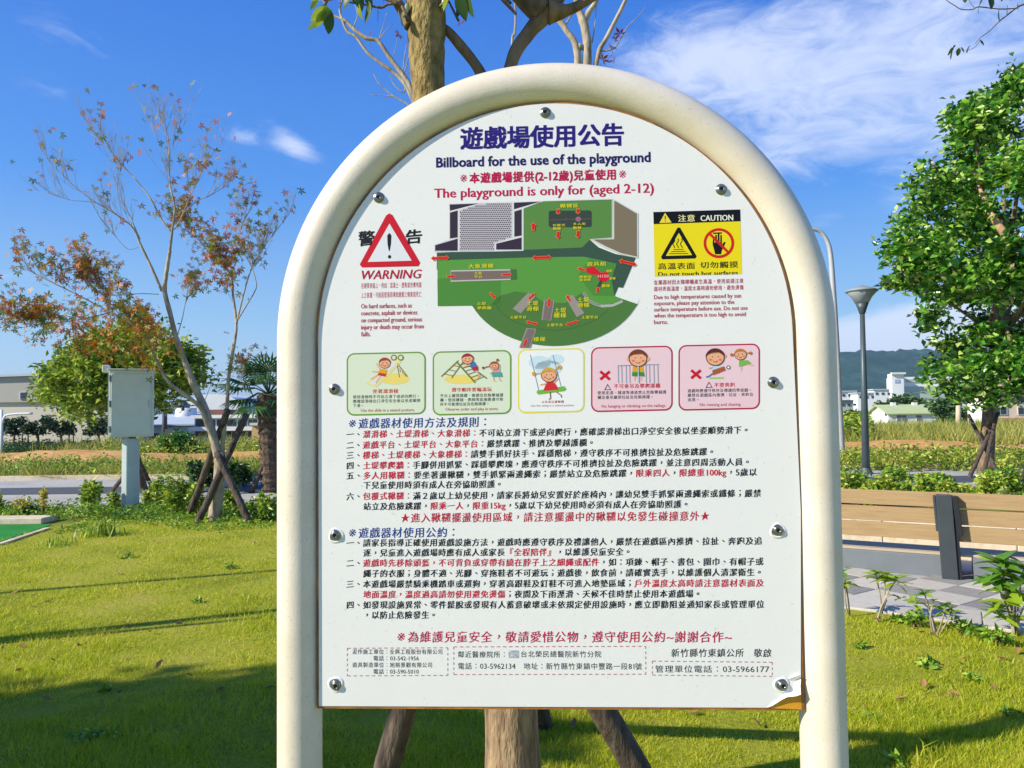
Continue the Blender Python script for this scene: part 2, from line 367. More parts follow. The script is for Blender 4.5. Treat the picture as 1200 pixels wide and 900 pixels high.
# ------------------------------------------------------------------ grass
def in_lawn(x, y): return inpoly(x, y, LAWN)
m_grass = leafmat('grass_blades', [srgb('9cac1a'), srgb('bccb26'), srgb('d0d42c'), srgb('d6c850')], .45, .5, .85, 1.5)
def grass_patch(name, n, y0, y1, hmin, hmax, m, test, wpx=1.0, xpad=1.12, lean=.5, power=1.0):
    u = RNG.uniform(0, 1, int(n * 1.0))
    y = 1 / (1 / y0 + (1 / y1 - 1 / y0) * u)                 # denser close by
    x = RNG.uniform(-1, 1, len(y)) * y * (600 / F) * xpad
    keep = test(x, y); x = x[keep]; y = y[keep]; k = len(x)
    h = RNG.uniform(hmin, hmax, k) * (1 + .30 * np.sin(x * 3.1 + np.sin(y * 2.3) * 2) + .35 * np.sin(x * 9.3 + 3 * np.sin(y * 5.1)) * np.sin(y * 11 + 2 * np.sin(x * 4)))
    w = np.maximum(.0026, y * wpx / F * .5); a = RNG.uniform(0, math.pi, k); l = RNG.normal(size=(k, 2)) * lean
    dx = np.cos(a) * w; dy = np.sin(a) * w; z0 = np.full(k, .004)
    b0 = np.stack([x - dx, y - dy, z0], 1); b1 = np.stack([x + dx, y + dy, z0], 1); tip = np.stack([x + l[:, 0] * h, y + l[:, 1] * h, z0 + h], 1)
    V = np.stack([b0, b1, tip], 1).reshape(-1, 3); i = np.arange(k) * 3
    return tag(fastmesh(name, V, np.stack([i, i + 1, i + 2], 1), m), kind='stuff')
LY = np.array([p.y for p in eg]); LX = np.array([p.x for p in eg])
def lawn_test(x, y):
    d = np.sin(x * 2.2 + 1.7 * np.sin(y * 1.9)) * np.sin(y * 3.4 + 1.3 * np.sin(x * 2.7)) + .6 * np.sin(x * 8 + y * 5) * np.sin(y * 9 - x * 3)
    return (y < np.interp(x, LX, LY) - .02) & (RNG.uniform(0, 1, len(x)) < .66 + .42 * d)
tag(grass_patch('lawn_grass', 520000, 2.6, 11.6, .012, .044, m_grass, lawn_test), 'short mown yellow green grass of the lawn', 'grass')
m_field = leafmat('field_blades', [srgb('6a8024'), srgb('98a038'), srgb('bab24c'), srgb('d2c678')], .4, .6, .5, .15)
tag(grass_patch('verge_grass', 42000, 19.2, 24.5, .12, .42, m_field, lambda x, y: (np.abs(np.sin(x * 1.7 + 1)) + RNG.uniform(0, 1, len(x)) > .62) & (RNG.uniform(0, 1, len(x)) > (y - 21.5) / 4), 1.6), 'rough verge grass along the far side of the road', 'grass')
tag(grass_patch('field_growth', 70000, 28.8, 64, .25, .75, m_field, lambda x, y: (x > -6) & (x > y * -.02), 1.6), 'tall yellowing field grass in front of the white house', 'grass')
tag(grass_patch('waste_growth', 26000, 28.2, 34, .2, .75, m_field, lambda x, y: (x < -6) & (x > -18), 1.6), 'tall weeds on the waste ground before the low factory', 'grass')

# ================================================================== THE SIGN
YAW = R(-2.4)
SC = at(652, 396, 1.70)                      # centre of the arch
sign = thing('playground_notice_sign', 'large arched playground notice board held in a cream tube frame', 'sign', (SC.x, SC.y, 0), YAW)
SM = Matrix.Translation((SC.x, SC.y, 0)) @ Matrix.Rotation(YAW, 4, 'Z'); SI = SM.inverted()
FRONT = -.028                                # local y of the printed face
def bp(px, py, ly=FRONT):                    # where this direction meets the face of the board, as (x, z) on the board
    o = SI @ CP; d = SI.to_3x3() @ ray(px, py); q = o + d * ((ly - o.y) / d.y); return (q.x, q.z)
def loc(b, name, mats, parent=sign, smooth=False, bevel=0.0):   # mesh given in the sign's own space
    o = b.build(name, mats, None, smooth, bevel=bevel); o.parent = parent; return o
m_cream = mat('cream_paint', srgb('e9dfcd'), .40, .02, 7, .08, 260, c2=srgb('dccfb8'))
def speckle(m, amount, scale, lo=.62, hi=.72, col=(.35, .27, .16)):
    t = m.node_tree; b = t.nodes['Principled BSDF']; src = b.inputs['Base Color'].links[0].from_socket
    co = t.nodes.new('ShaderNodeTexCoord'); nz = t.nodes.new('ShaderNodeTexNoise'); nz.inputs['Scale'].default_value = scale; nz.inputs['Detail'].default_value = 3
    big = t.nodes.new('ShaderNodeTexNoise'); big.inputs['Scale'].default_value = 3.0; big.inputs['Detail'].default_value = 4
    mr_ = t.nodes.new('ShaderNodeMapRange'); mr_.inputs[1].default_value = lo; mr_.inputs[2].default_value = hi; mr_.inputs[4].default_value = amount
    mu = t.nodes.new('ShaderNodeMath'); mu.operation = 'MULTIPLY'; mx = t.nodes.new('ShaderNodeMix'); mx.data_type = 'RGBA'
    t.links.new(co.outputs['Object'], nz.inputs['Vector']); t.links.new(co.outputs['Object'], big.inputs['Vector']); t.links.new(nz.outputs[0], mr_.inputs[0]); t.links.new(mr_.outputs[0], mu.inputs[0]); t.links.new(big.outputs[0], mu.inputs[1])
    t.links.new(mu.outputs[0], mx.inputs[0]); t.links.new(src, mx.inputs[6]); mx.inputs[7].default_value = (*col, 1); t.links.new(mx.outputs[2], b.inputs['Base Color'])
speckle(m_cream, .55, 170)
m_sheet = mat('printed_sheet', srgb('f0eeea'), .42, .012, 3, .03, 9)
speckle(m_sheet, .5, 90, .68, .76, (.30, .28, .25))
m_board = mat('board_edge', srgb('b57a34'), .7, .2, 12, .1, c2=srgb('6e4420'))
m_glue = mat('yellowed_glue', srgb('e6a62a'), .6, .15, 20, c2=srgb('c98a1e'))
m_screw = mat('steel_screw', srgb('8e8c88'), .28, .1, 40, metal=.9)
m_socket = mat('screw_socket', srgb('1b1b1b'), .5, 0)
zc = bp(652, 396, 0)[1]
xl, xr = bp(351, 470, 0)[0], bp(954, 470, 0)[0]
RC = (xr - xl) / 2; cxl = (xr + xl) / 2; RP = .0495
b = MB(); path = [(xl, 0, -.3)] + [(xl, 0, z) for z in np.linspace(.0, zc, 8)]
path += [(cxl - RC * math.cos(t), 0, zc + RC * math.sin(t)) for t in np.linspace(0, math.pi, 73)[1:-1]]
path += [(xr, 0, z) for z in np.linspace(zc, 0, 8)] + [(xr, 0, -.3)]
b.tube(path, RP, 40)
loc(b, 'tube_frame', m_cream, smooth=True)
# backing board, cut to the arch
Ri = RC - RP + .0012
zb0, zb1 = bp(378, 830.5)[1], bp(941, 833)[1]
def arch(r, x0, x1, zl, zr, cut=None, n=60):
    top = [(cxl - r * math.cos(t), zc + r * math.sin(t)) for t in np.linspace(0, math.pi, n)]
    return top + (cut or [(x1, zr)]) + [(x0, zl)]
def plate(poly, y0, y1, m, name, parent=sign):
    n = len(poly); b = MB(); vs = [(x, y0, z) for x, z in poly] + [(x, y1, z) for x, z in poly]
    b.add(vs, [tuple(range(n)), tuple(range(n, 2 * n))[::-1]] + [(i, i + n, (i + 1) % n + n, (i + 1) % n) for i in range(n)])
    return loc(b, name, m, parent)
back = plate(arch(Ri, cxl - Ri, cxl + Ri, zb0, zb1), FRONT + .0015, FRONT + .0145, m_board, 'backing_board')
Rs = RC - RP - .0028
c_ = [bp(938.5, 600), bp(938.5, 795), bp(936.5, 803), bp(936, 811), bp(930, 813.5), bp(921, 815), bp(914, 819.5), bp(905, 826.5), bp(898, 829.3)]
sh = arch(Rs, cxl - Rs, 0, bp(382, 827.5)[1], 0, cut=c_)
plate(sh, FRONT, FRONT + .0012, m_sheet, 'printed_sheet')
gp = [bp(899, 829.8), bp(913, 820.5), bp(925, 816), bp(936, 813), bp(938.5, 806), bp(939.8, 831.8)]
plate(gp, FRONT + .0010, FRONT + .0013, m_glue, 'glue_patch')
# corner of the sheet, lifted and curling towards us
b = MB(); c0 = [bp(898, 829.3), bp(905, 826.5), bp(914, 819.5), bp(921, 815), bp(930, 813.5), bp(936, 811), bp(936.5, 803), bp(938.5, 795)]
hv = [.0, .001, .003, .005, .007, .008, .004, .0]
rows = 5; vs = []
for j in range(rows):
    t = j / (rows - 1)
    for (x, z), h in zip(c0, hv):
        q = bp(919, 806); vs.append((x + (q[0] - x) * .35 * (1 - t), FRONT - .0008 - h * t * t * 1.6, z + (q[1] - z) * .35 * (1 - t)))
n = len(c0); b.add(vs, [(j * n + i, j * n + i + 1, (j + 1) * n + i + 1, (j + 1) * n + i) for j in range(rows - 1) for i in range(n - 1)])
tag(loc(b, 'curled_corner', m_sheet, smooth=True), 'lifted corner of the printed sheet')
# fold that stands up above the corner screw
b = MB(); a0, a1, a2 = bp(921, 797), bp(929, 792.5), bp(937, 789.5)
b.add([(a0[0], FRONT - .0007, a0[1]), (a1[0], FRONT - .006, a1[1]), (a2[0], FRONT - .007, a2[1]), (a2[0], FRONT - .0007, a2[1] - .006), (a1[0], FRONT - .0007, a1[1] - .007)], [(0, 1, 4), (1, 2, 3, 4)])
loc(b, 'sheet_fold', m_sheet)
# wrinkle rings and screws
for (px, py) in [(639, 132), (444, 231.5), (845, 222), (392, 456), (906, 448), (393, 627), (911, 621), (394, 803), (917, 803)]:
    x, z = bp(px, py); b = MB()
    def ringprof(prof, n=24):
        vs = []; fs = []
        for r, y in prof:
            for k in range(n): vs.append((x + r * math.cos(2 * math.pi * k / n), FRONT - y, z + r * math.sin(2 * math.pi * k / n)))
        for i in range(len(prof) - 1):
            for k in range(n): a_, b_ = i * n + k, i * n + (k + 1) % n; fs.append((a_, b_, b_ + n, a_ + n))
        fs.append(tuple(range((len(prof) - 1) * n, len(prof) * n)))
        return vs, fs
    b.add(*ringprof([(.0125, -.0005), (.0125, .0012), (.0118, .0016), (.0098, .0016), (.0095, .0032), (.0088, .0052), (.0070, .0066), (.0046, .0072), (.0042, .0070), (.0040, .0036)]))
    sc_ = loc(b, 'screw', m_screw, smooth=True)
    b = MB(); vs = [(x + .0041 * math.cos(R(60 * k + 15)), FRONT - .0040, z + .0041 * math.sin(R(60 * k + 15))) for k in range(6)]
    b.add(vs, [tuple(range(6))]); b.add([(x + .0012 * math.cos(R(60 * k)), FRONT - .0062, z + .0012 * math.sin(R(60 * k))) for k in range(6)] , [tuple(range(6))])
    so = loc(b, 'socket', m_socket, sc_)
    if py > 610:                             # washer crushed into the paper leaves a raised ring
        b = MB(); rr = random.Random(int(px))
        vs = []; fs = []; n = 24; e = rr.uniform(0, 6)
        for r, y in [(.0122, .0004), (.0138, .0022), (.0154, .0017), (.0176, .0003)]:
            for k in range(n):
                t = 2 * math.pi * k / n; q = 1 + .16 * math.sin(t + e) + .07 * math.sin(3 * t + e); vs.append((x + r * q * math.cos(t), FRONT - y, z + r * q * math.sin(t)))
        fs = [(i * n + k, i * n + (k + 1) % n, (i + 1) * n + (k + 1) % n, (i + 1) * n + k) for i in range(3) for k in range(n)]
        b.add(vs, fs); loc(b, 'paper_wrinkle', m_sheet, smooth=True)

# ------------------------------------------------------------------ print on the sheet
INK = {}
def ink(c):
    if c not in INK: INK[c] = mat('ink_' + c, srgb(c), .45, 0, spec=.3)
    return INK[c]
GC = {}
def glyph(s, off):
    off = 0.0; k = (s, off)
    if k not in GC:
        c = bpy.data.curves.new('t', 'FONT'); c.body = s; c.size = 1; c.resolution_u = 2; c.offset = off
        o = bpy.data.objects.new('t', c); m = bpy.data.meshes.new_from_object(o)
        v = np.array([q.co[:2] for q in m.vertices]) if len(m.vertices) else np.zeros((0, 2))
        GC[k] = (v, [tuple(p.vertices) for p in m.polygons])
        bpy.data.objects.remove(o); bpy.data.curves.remove(c); bpy.data.meshes.remove(m)
    return GC[k]
PUNCT = set('，、。：；')
class Print:
    """flat print: many coloured shapes in one sheet of ink, each layer .12 mm above the one below"""
    def __init__(s): s.b = MB(); s.cols = []
    def use(s, c):
        if c not in s.cols: s.cols.append(c)
        s.b.cur = s.cols.index(c)
    def shape(s, v, f, c, layer=1):
        s.use(c); s.b.add([(x, FRONT - .0002 - .00014 * layer, z) for x, z in v], f)
    def ink_text(s, X_, Z_, f, c, layer, o):   # weight comes from overprinting, each pass a hair above the last
        o *= .00193
        for i, (dx, dz) in enumerate([(0, 0)] if o < 1e-5 else [(-o, 0), (o, 0)] if o < .00085 else [(-o, -o * .7), (o, -o * .7), (-o, o * .7), (o, o * .7)]):
            s.shape(list(zip(X_ + dx, Z_ + dz)), f, c, layer + i * .2)
    def poly(s, pts, c, layer=1):
        q = [bp(*p) for p in pts]; s.shape(q, tessellate_polygon([[Vector((x, z, 0)) for x, z in q]]) if len(q) > 4 else [tuple(range(len(q)))], c, layer)
    def ell(s, cx, cy, rx, ry, c, layer=1, n=28, rot=0.0):
        cr, sr = math.cos(rot), math.sin(rot)
        s.poly([(cx + rx * math.cos(2 * math.pi * k / n) * cr - ry * math.sin(2 * math.pi * k / n) * sr, cy + rx * math.cos(2 * math.pi * k / n) * sr + ry * math.sin(2 * math.pi * k / n) * cr) for k in range(n)], c, layer)
    def line(s, pts, w, c, layer=1, closed=False):
        pts = [bp(*p) for p in pts]; w = w * .00193 / 2; n = len(pts); vs = []; fs = []
        for i, p in enumerate(pts):
            a = pts[i - 1] if (i > 0 or closed) else p; q = pts[(i + 1) % n] if (i < n - 1 or closed) else p
            d1 = np.array(p) - np.array(a); d2 = np.array(q) - np.array(p)
            l1, l2 = np.linalg.norm(d1), np.linalg.norm(d2)
            d1 = d1 / l1 if l1 > 1e-9 else None; d2 = d2 / l2 if l2 > 1e-9 else None
            if d1 is None: d1 = d2
            if d2 is None: d2 = d1
            nn = np.array([-(d1 + d2)[1], (d1 + d2)[0]]); nn /= np.linalg.norm(nn) + 1e-9
            k = w / max(.35, abs(nn.dot(np.array([-d1[1], d1[0]]))))
            vs += [(p[0] + nn[0] * k, p[1] + nn[1] * k), (p[0] - nn[0] * k, p[1] - nn[1] * k)]
        for i in range(n if closed else n - 1):
            j = (i + 1) % n; fs.append((2 * i, 2 * i + 1, 2 * j + 1, 2 * j))
        s.shape(vs, fs, c, layer)
    def dash(s, pts, w, c, on=4.0, off=3.2, layer=1):
        for a, q in zip(pts, pts[1:]):
            L_ = math.hypot(q[0] - a[0], q[1] - a[1]); t = 0
            while t < L_:
                u = min(L_, t + on); f = lambda k: (a[0] + (q[0] - a[0]) * k / L_, a[1] + (q[1] - a[1]) * k / L_)
                s.line([f(t), f(u)], w, c, layer); t = u + off
    def cjk(s, segs, x0, x1, y, hgt_, layer=1, off=.012, kai=.0, fill=.94):
        """segs: [(text, colour)...] set on an even grid of square cells from x0 to x1, centred on y"""
        toks = []
        for t, c in segs:
            run = ''
            for ch in t + '\0':
                if ch != '\0' and ord(ch) < 0x2000 and ch != ' ': run += ch; continue
                if run:
                    v, f = glyph(run, off); toks.append((run, c, (v[:, 0].max() if len(v) else .3) + .08)); run = ''
                if ch == '\0': break
                toks.append((ch, c, .5 if ch == ' ' else 1.0))
        total = sum(t[2] for t in toks); (ax, az_), (bx_, bz) = bp(x0, y), bp(x1, y)
        em = (bx_ - ax) / total; eh = hgt_ * .00193; x = ax
        for ch, c, w in toks:
            v, f = glyph(ch, off)
            if len(v):
                q = v.copy()
                if len(ch) == 1 and ord(ch) > 0x2000:
                    if ch in PUNCT: q -= (q.max(0) + q.min(0)) / 2
                    elif ch in '※': q = (q - (q.max(0) + q.min(0)) / 2) * 1.25
                    else: q -= np.array([.5, .38])
                    if kai:
                        q[:, 1] += kai * q[:, 0] + .05 * np.sin(q[:, 0] * 3.0) * kai * 4
                        q[:, 0] += .04 * q[:, 1]
                    q = q * fill; X_ = x + (q[:, 0] + .5) * em; Z_ = az_ + q[:, 1] * eh
                else:
                    X_ = x + (q[:, 0] + .03) * em; Z_ = az_ + (q[:, 1] - .36) * eh
                s.ink_text(X_, Z_, f, c, layer, off * hgt_ * (.0 if ch == '※' else 1))
            x += w * em
    def latin(s, t, c, x0, x1, y, cap, layer=1, off=.0, shear=0.0, cutz=None):
        """one run of latin text, fitted from x0 to x1 with its capitals centred on y"""
        v, f = glyph(t, off); q = v.copy(); (ax, az_), (bx_, bz) = bp(x0, y), bp(x1, y)
        k = (bx_ - ax) / (q[:, 0].max() - q[:, 0].min()); h = cap * .00193 / .69
        X_ = ax + (q[:, 0] - q[:, 0].min()) * k + (q[:, 1] - .345) * h * shear; Z_ = az_ + (q[:, 1] - .345) * h
        if cutz is not None: Z_ = np.maximum(Z_, cutz)
        s.ink_text(X_, Z_, f, c, layer, off * cap * 1.4)
    def done(s, name, label=None):
        return tag(loc(s.b, name, [ink(c) for c in s.cols]), label)
NAVY, BLUE, RED, CRIM, BLK, YEL = '2a1a78', '24408c', 'c81630', 'c01048', '1c1c1c', 'f0d800'
p = Print(); p.cjk([('遊戲場使用公告', NAVY)], 539, 732, 162.5, 28, off=.030, fill=1.0); p.done('title_lettering')
p = Print(); p.latin('Billboard for the use of the playground', '221a60', 511.5, 762, 190.5, 11.5, off=.03); p.done('subtitle_lettering')
p = Print(); p.cjk([('※本遊戲場提供(2-12歲)兒童使用※', CRIM)], 537, 736, 209, 14, off=.034)
p.latin('The playground is only for (aged 2-12)', CRIM, 509, 766, 226.5, 11, off=.028); p.done('age_limit_lettering')
# warning triangle
p = Print(); p.cjk([('警', BLK)], 419, 440, 279.5, 20, off=.024, kai=.06); p.cjk([('告', BLK)], 474, 496, 277.5, 19, off=.026, kai=.06)
p.poly([(456.2, 250), (460, 252), (492.5, 308), (490.5, 312), (424.5, 313.5), (421.5, 310), (452.5, 252.5)], 'd01428', 1); p.poly([(456.5, 262), (482.5, 305.5), (431, 307)], 'e6e7ea', 2)
p.poly([(456.5, 273), (458.8, 276), (458.3, 286), (456.8, 294), (455.6, 294), (454.2, 286), (453.8, 276)], BLK, 3); p.ell(456.6, 301, 2, 2.1, BLK, 3, 14)
p.latin('WARNING', 'b80f38', 423, 493.5, 322.3, 10.5, off=.022, shear=.22); p.done('warning_symbol')
p = Print(); p.cjk([('在硬質表面上，例如：混凝土、瀝青或夯實地面', CRIM)], 423, 494, 335, 7.4, off=.0); p.cjk([('上之裝置，可能因墜落而導致嚴重之傷害或死亡', CRIM)], 423, 494, 346, 7.4, off=.0)
for t, xe, y in [('On hard surfaces, such as', 482.5, 358.8), ('concrete, asphalt or devices', 489, 367), ('on compacted ground, serious', 494.5, 375.2), ('injury or death may occur from', 496.5, 383.4), ('falls.', 434.5, 391.5)]: p.latin(t, 'b42848', 423.3, xe, y, 5.4, off=.02)
p.done('warning_lettering')
# caution label
p = Print(); p.poly([(765.5, 248.5), (867.3, 245.5), (869.4, 320.9), (767.2, 324.1)], 'f0da0a', 1); p.poly([(765.5, 248.5), (867.3, 245.5), (867.7, 259.3), (766, 262.7)], '0c0c0c', 2)
p.poly([(779.3, 249.4), (787, 260.8), (772.7, 261.5)], 'f0d840', 3); p.line([(779.4, 253), (779.5, 257.4)], 1.0, '141414', 4); p.ell(779.6, 259.2, .7, .7, '141414', 4, 8)
p.cjk([('注意', 'f4e6a0')], 794, 815, 256, 9.4, 3, off=.025); p.latin('CAUTION', 'f4f0dc', 821, 859, 255.8, 6.6, 3, off=.022)
p.poly([(794, 266.6), (797, 266.8), (816.4, 300.4), (814.8, 303), (776, 304), (774.6, 301.2)], '0c0c0c', 2); p.poly([(795.4, 273), (811, 299), (780.2, 299.9)], 'f0da0a', 3)
for dx in (-4.4, 0, 4.4): p.line([(794 + dx + 1.1 * math.sin(k * .9), 279.5 + k * 1.25) for k in range(10)], 1.0, '0c0c0c', 4)
for a, w, y in [(789, 12, 292.6), (786.5, 17, 295), (784, 22.5, 297.4)]: p.line([(a, y), (a + w, y - .3)], .8, '0c0c0c', 4)
p.ell(842.4, 285, 18, 17.6, 'd01c14', 2, 48); p.ell(842.4, 285, 14.6, 14.3, 'f0da0a', 3, 48)
HX = lambda x, y: (750 + x / 5.293, 230 + y / 5.293)
p.poly([HX(*q) for q in [(450, 300), (452, 262), (460, 262), (462, 290), (466, 290), (466, 240), (476, 240), (477, 288), (481, 288), (482, 232), (492, 232), (493, 288), (497, 288), (498, 240), (507, 241), (508, 300), (516, 290), (524, 282), (531, 286), (518, 318), (508, 334), (503, 360), (465, 360), (460, 335)]], '0c0c0c', 4)
p.line([HX(452, 230), HX(508, 228)], 1.6, '0c0c0c', 4); p.line([(831, 273.5), (854, 296.5)], 3.0, 'd01c14', 5)
p.cjk([('高溫表面', '0c0c0c')], 770.5, 815, 312.2, 8.8, 2, off=.024); p.cjk([('切勿觸摸', '0c0c0c')], 820, 865.5, 310.8, 8.8, 2, off=.024)
p.latin('Do not touch hot surfaces', '0c0c0c', 771.5, 864.5, 321.4, 4.8, 2, off=.035, cutz=bp(820, 322.3)[1]); p.done('caution_label')
p = Print(); p.cjk([('金屬器材因太陽曝曬產生高溫，使用前請注意', CRIM)], 765.8, 871.5, 331.0, 6.3, off=.004); p.cjk([('器材表面溫度，溫度太高時請勿使用，避免燙傷', CRIM)], 766, 871.5, 338.6, 6.3, off=.004)
for t, xe, y in [('Due to high temperatures caused by sun', 868.4, 348.2), ('exposure, please pay attention to the', 860.5, 355.4), ('surface temperature before use. Do not use', 876, 362.6), ('when the temperature is too high to avoid', 874, 369.8), ('burns.', 782.8, 377.4)]: p.latin(t, 'b42848', 766.5, xe, y, 4.8, off=.02)
p.done('caution_lettering')
# playground map
T = lambda x, y: (500 + x / 4.615, 225 + y / 4.615)
def tp(l): return [T(*q) for q in l]
def arc(cx, cy, rx, ry, a0, a1, n=20): return [(cx + rx * math.cos(R(a0 + (a1 - a0) * k / n)), cy + ry * math.sin(R(a0 + (a1 - a0) * k / n))) for k in range(n + 1)]
p = Print()
p.poly(tp([(525, 90), (635, 50), (1003, 38), (1003, 248), (885, 255), (850, 300), (525, 312)]), '5c8a42', 1)
p.poly(tp([(55, 328), (530, 313), (840, 300), (882, 258), (930, 300), (1020, 335), (1130, 357), (1095, 440), (1062, 518), (1036, 515), (1015, 565), (985, 500), (860, 420), (55, 420)]), '3b5444', 2)
p.poly(tp([(58, 370), (560, 354), (850, 350), (1028, 388), (1000, 470), (1016, 562), (1062, 580), (1140, 606)] + arc(690, 480, 480, 352, 15, 157, 26) + [(240, 614), (60, 617)]), '5b9a3e', 3)
p.poly(tp([(240, 614), (340, 614), (400, 560), (480, 538), (560, 548), (640, 600), (750, 600), (840, 545), (880, 600), (960, 620), (1062, 580), (1140, 606)] + arc(690, 480, 480, 352, 15, 157, 26)), '4f7a3a', 4)
p.line(tp([(370, 600), (400, 650), (470, 700), (560, 735), (690, 750), (800, 735), (900, 700), (980, 640)]), .5, '3a5c2c', 5)
p.poly(tp([(58, 470), (400, 450), (400, 610), (60, 616)]), '4f8a38', 4)
p.poly(tp([(880, 360), (1028, 388), (1000, 470), (1016, 562), (900, 560), (820, 450)]), '4f8a38', 4)
p.poly(tp([(120, 62), (628, 48), (524, 90), (524, 318), (370, 322), (172, 324), (40, 322), (40, 285), (120, 255)]), 'e0dede', 3)
for q in [[(124, 68), (282, 62), (126, 102)], [(126, 112), (168, 100), (168, 246), (126, 252)], [(46, 288), (168, 252), (168, 318), (46, 318)], [(472, 58), (615, 52), (472, 94)], [(474, 106), (514, 94), (514, 236), (474, 242)], [(376, 280), (514, 246), (514, 312), (376, 312)]]: p.poly(tp(q), '382c3c', 4)
p.poly(tp([(178, 100), (285, 63), (462, 58), (462, 246), (366, 276), (366, 318), (178, 322)]), 'c9c3c8', 4)
qp = [(178, 100), (285, 63), (462, 58), (462, 246), (366, 276), (366, 318), (178, 322)]
for j in range(24):
    for i in range(27):
        x = 184 + i * 11 + (j % 2) * 5.5; y = 66 + j * 11
        if inpoly(x, y, qp) and edgedist(x, y, qp) > 4: p.poly(tp([(x - 5, y), (x, y - 4.6), (x + 5, y), (x, y + 4.6)]), '54424f', 5)
p.poly(tp([(1008, 42), (1024, 44), (1143, 114), (1143, 358), (1050, 338), (960, 300), (880, 256), (1006, 248)]), 'd8d6d0', 4)
p.poly(tp([(1014, 50), (1022, 50), (1137, 118), (1137, 350), (1050, 330), (965, 292), (900, 258), (1014, 256)]), '80735c', 5)
p.line(tp([(628, 50), (1003, 40), (1003, 249), (884, 257)]), .9, 'c8ccc4', 5)
p.poly(tp([(668, 102), (884, 100), (890, 108), (890, 182), (884, 188), (668, 190), (660, 182), (660, 108)]), '38463c', 5); p.line(tp([(665, 152), (885, 146)]), .6, '94484a', 6); p.ell(*T(820, 147), 3.4, 2.8, 'a07080', 6, 12); p.ell(*T(755, 148), 1.6, 1.6, '84404a', 6, 8)
p.poly(tp([(130, 425), (485, 418), (488, 474), (132, 484)]), '476f38', 5); p.poly(tp([(130, 424), (452, 418), (454, 476), (130, 486)]), 'c4bdb8', 6); p.poly(tp([(132, 431), (450, 425), (452, 469), (132, 478)]), '7c6c64', 7)
for q in [[(465, 632), (548, 545), (592, 562), (510, 657)], [(620, 692), (634, 585), (692, 588), (674, 696)], [(748, 567), (792, 556), (852, 656), (812, 677)], [(500, 842), (540, 735), (594, 740), (560, 842)]]: p.poly(tp(q), '9c928a', 6)
for q in [[(628, 690), (642, 588), (684, 590), (668, 693)], [(508, 840), (546, 740), (586, 744), (554, 840)]]: p.poly(tp(q), '7d6f6b', 7)
p.line(tp([(848, 542), (868, 580), (905, 604), (950, 618), (1005, 614), (1060, 590)]), 3.0, 'b4b4ac', 6); p.line(tp([(848, 542), (868, 580), (905, 604), (940, 612)]), 1.8, '84847c', 7)
for q in [[(862, 410), (905, 402), (922, 420), (940, 436), (980, 432), (988, 470), (965, 488), (930, 478), (918, 448), (890, 446), (866, 436)]]: p.poly(tp(q), 'd81428', 6)
p.line(tp([(945, 480), (925, 520)]), 3.2, '4a3c3c', 6); p.latin('H150', 'f0c8c8', *[T(926, 0)[0], T(984, 0)[0]], T(0, 456)[1], 3.2, 7)
def arrow(x0, y0, x1, y1, double=False, w=9.5):
    d = np.array([x1 - x0, y1 - y0], float); L_ = np.linalg.norm(d); d /= L_; n_ = np.array([-d[1], d[0]])
    def mk(g, hd, c, lay):
        a0 = np.array([x0, y0]) - d * g; a1 = np.array([x1, y1]) + d * g
        pts = [a1, a1 - d * hd + n_ * (w + g), a1 - d * hd + n_ * (w * .5 + g * .6)]
        pts += [a0 + d * hd + n_ * (w * .5 + g * .6), a0 + d * hd + n_ * (w + g), a0, a0 + d * hd - n_ * (w + g), a0 + d * hd - n_ * (w * .5 + g * .6)] if double else [a0 + n_ * (w * .5 + g * .6), a0 - n_ * (w * .5 + g * .6)]
        pts += [a1 - d * hd - n_ * (w * .5 + g * .6), a1 - d * hd - n_ * (w + g)]
        c3 = [tuple(q) for q in pts]; p.poly(tp(c3), c, lay)
    mk(2.6, min(L_ * .5, 17), 'f0a040', 8); mk(0, min(L_ * .5, 15), 'dd1428', 9)
for a in [(25, 360, 120, 356, 1, 13), (572, 357, 672, 353, 1, 13), (1042, 372, 1132, 394, 1, 13), (577, 206, 577, 166, 0, 15), (711, 94, 711, 120, 0, 13), (818, 92, 818, 118, 0, 13), (711, 214, 711, 252, 0, 13), (818, 211, 818, 249, 0, 13), (110, 458, 156, 455), (408, 448, 458, 446), (344, 546, 374, 576), (552, 578, 586, 548), (660, 622, 662, 574, 1), (776, 590, 756, 558), (538, 700, 602, 716, 1), (752, 718, 820, 698, 1), (524, 836, 542, 796), (918, 542, 932, 514), (856, 424, 816, 412)]: arrow(*a[:4], *(a[4:] or (False,)))
YT = 'e6d818'
for t, x0, x1, y, h in [('鞦韆區', 720, 822, 76, 5.4), ('包覆式', 680, 750, 181, 3.4), ('鞦韆', 682, 726, 199, 3.8), ('多人用', 790, 860, 174, 3.4), ('鞦韆', 790, 838, 195, 3.8), ('大象滑梯', 224, 364, 402, 6.0), ('大象', 256, 300, 440, 4), ('平台', 256, 302, 459, 4), ('遊具組', 864, 972, 390, 5.6), ('攀爬架', 824, 894, 460, 3.6), ('直滑梯', 826, 888, 476, 3.6), ('滑桿', 970, 1004, 428, 3.6), ('滑梯', 985, 1022, 468, 3.6), ('樓梯', 945, 992, 508, 4), ('土堤', 270, 322, 604, 4), ('攀爬牆', 272, 352, 628, 4.2), ('土堤', 538, 606, 602, 6.4), ('滑梯', 538, 608, 632, 6.4), ('土堤', 688, 756, 640, 6.6), ('樓梯', 686, 757, 668, 6.6), ('土堤', 812, 880, 583, 6.4), ('滑梯', 814, 882, 612, 6.4), ('土堤平台', 450, 540, 678, 4), ('土堤平台', 836, 928, 678, 4), ('土堤平台', 648, 738, 720, 4), ('樓梯', 576, 644, 797, 6)]:
    p.cjk([(t, YT)], T(x0, 0)[0], T(x1, 0)[0], T(0, y)[1], h, 9, off=.018)
p.done('playground_map')
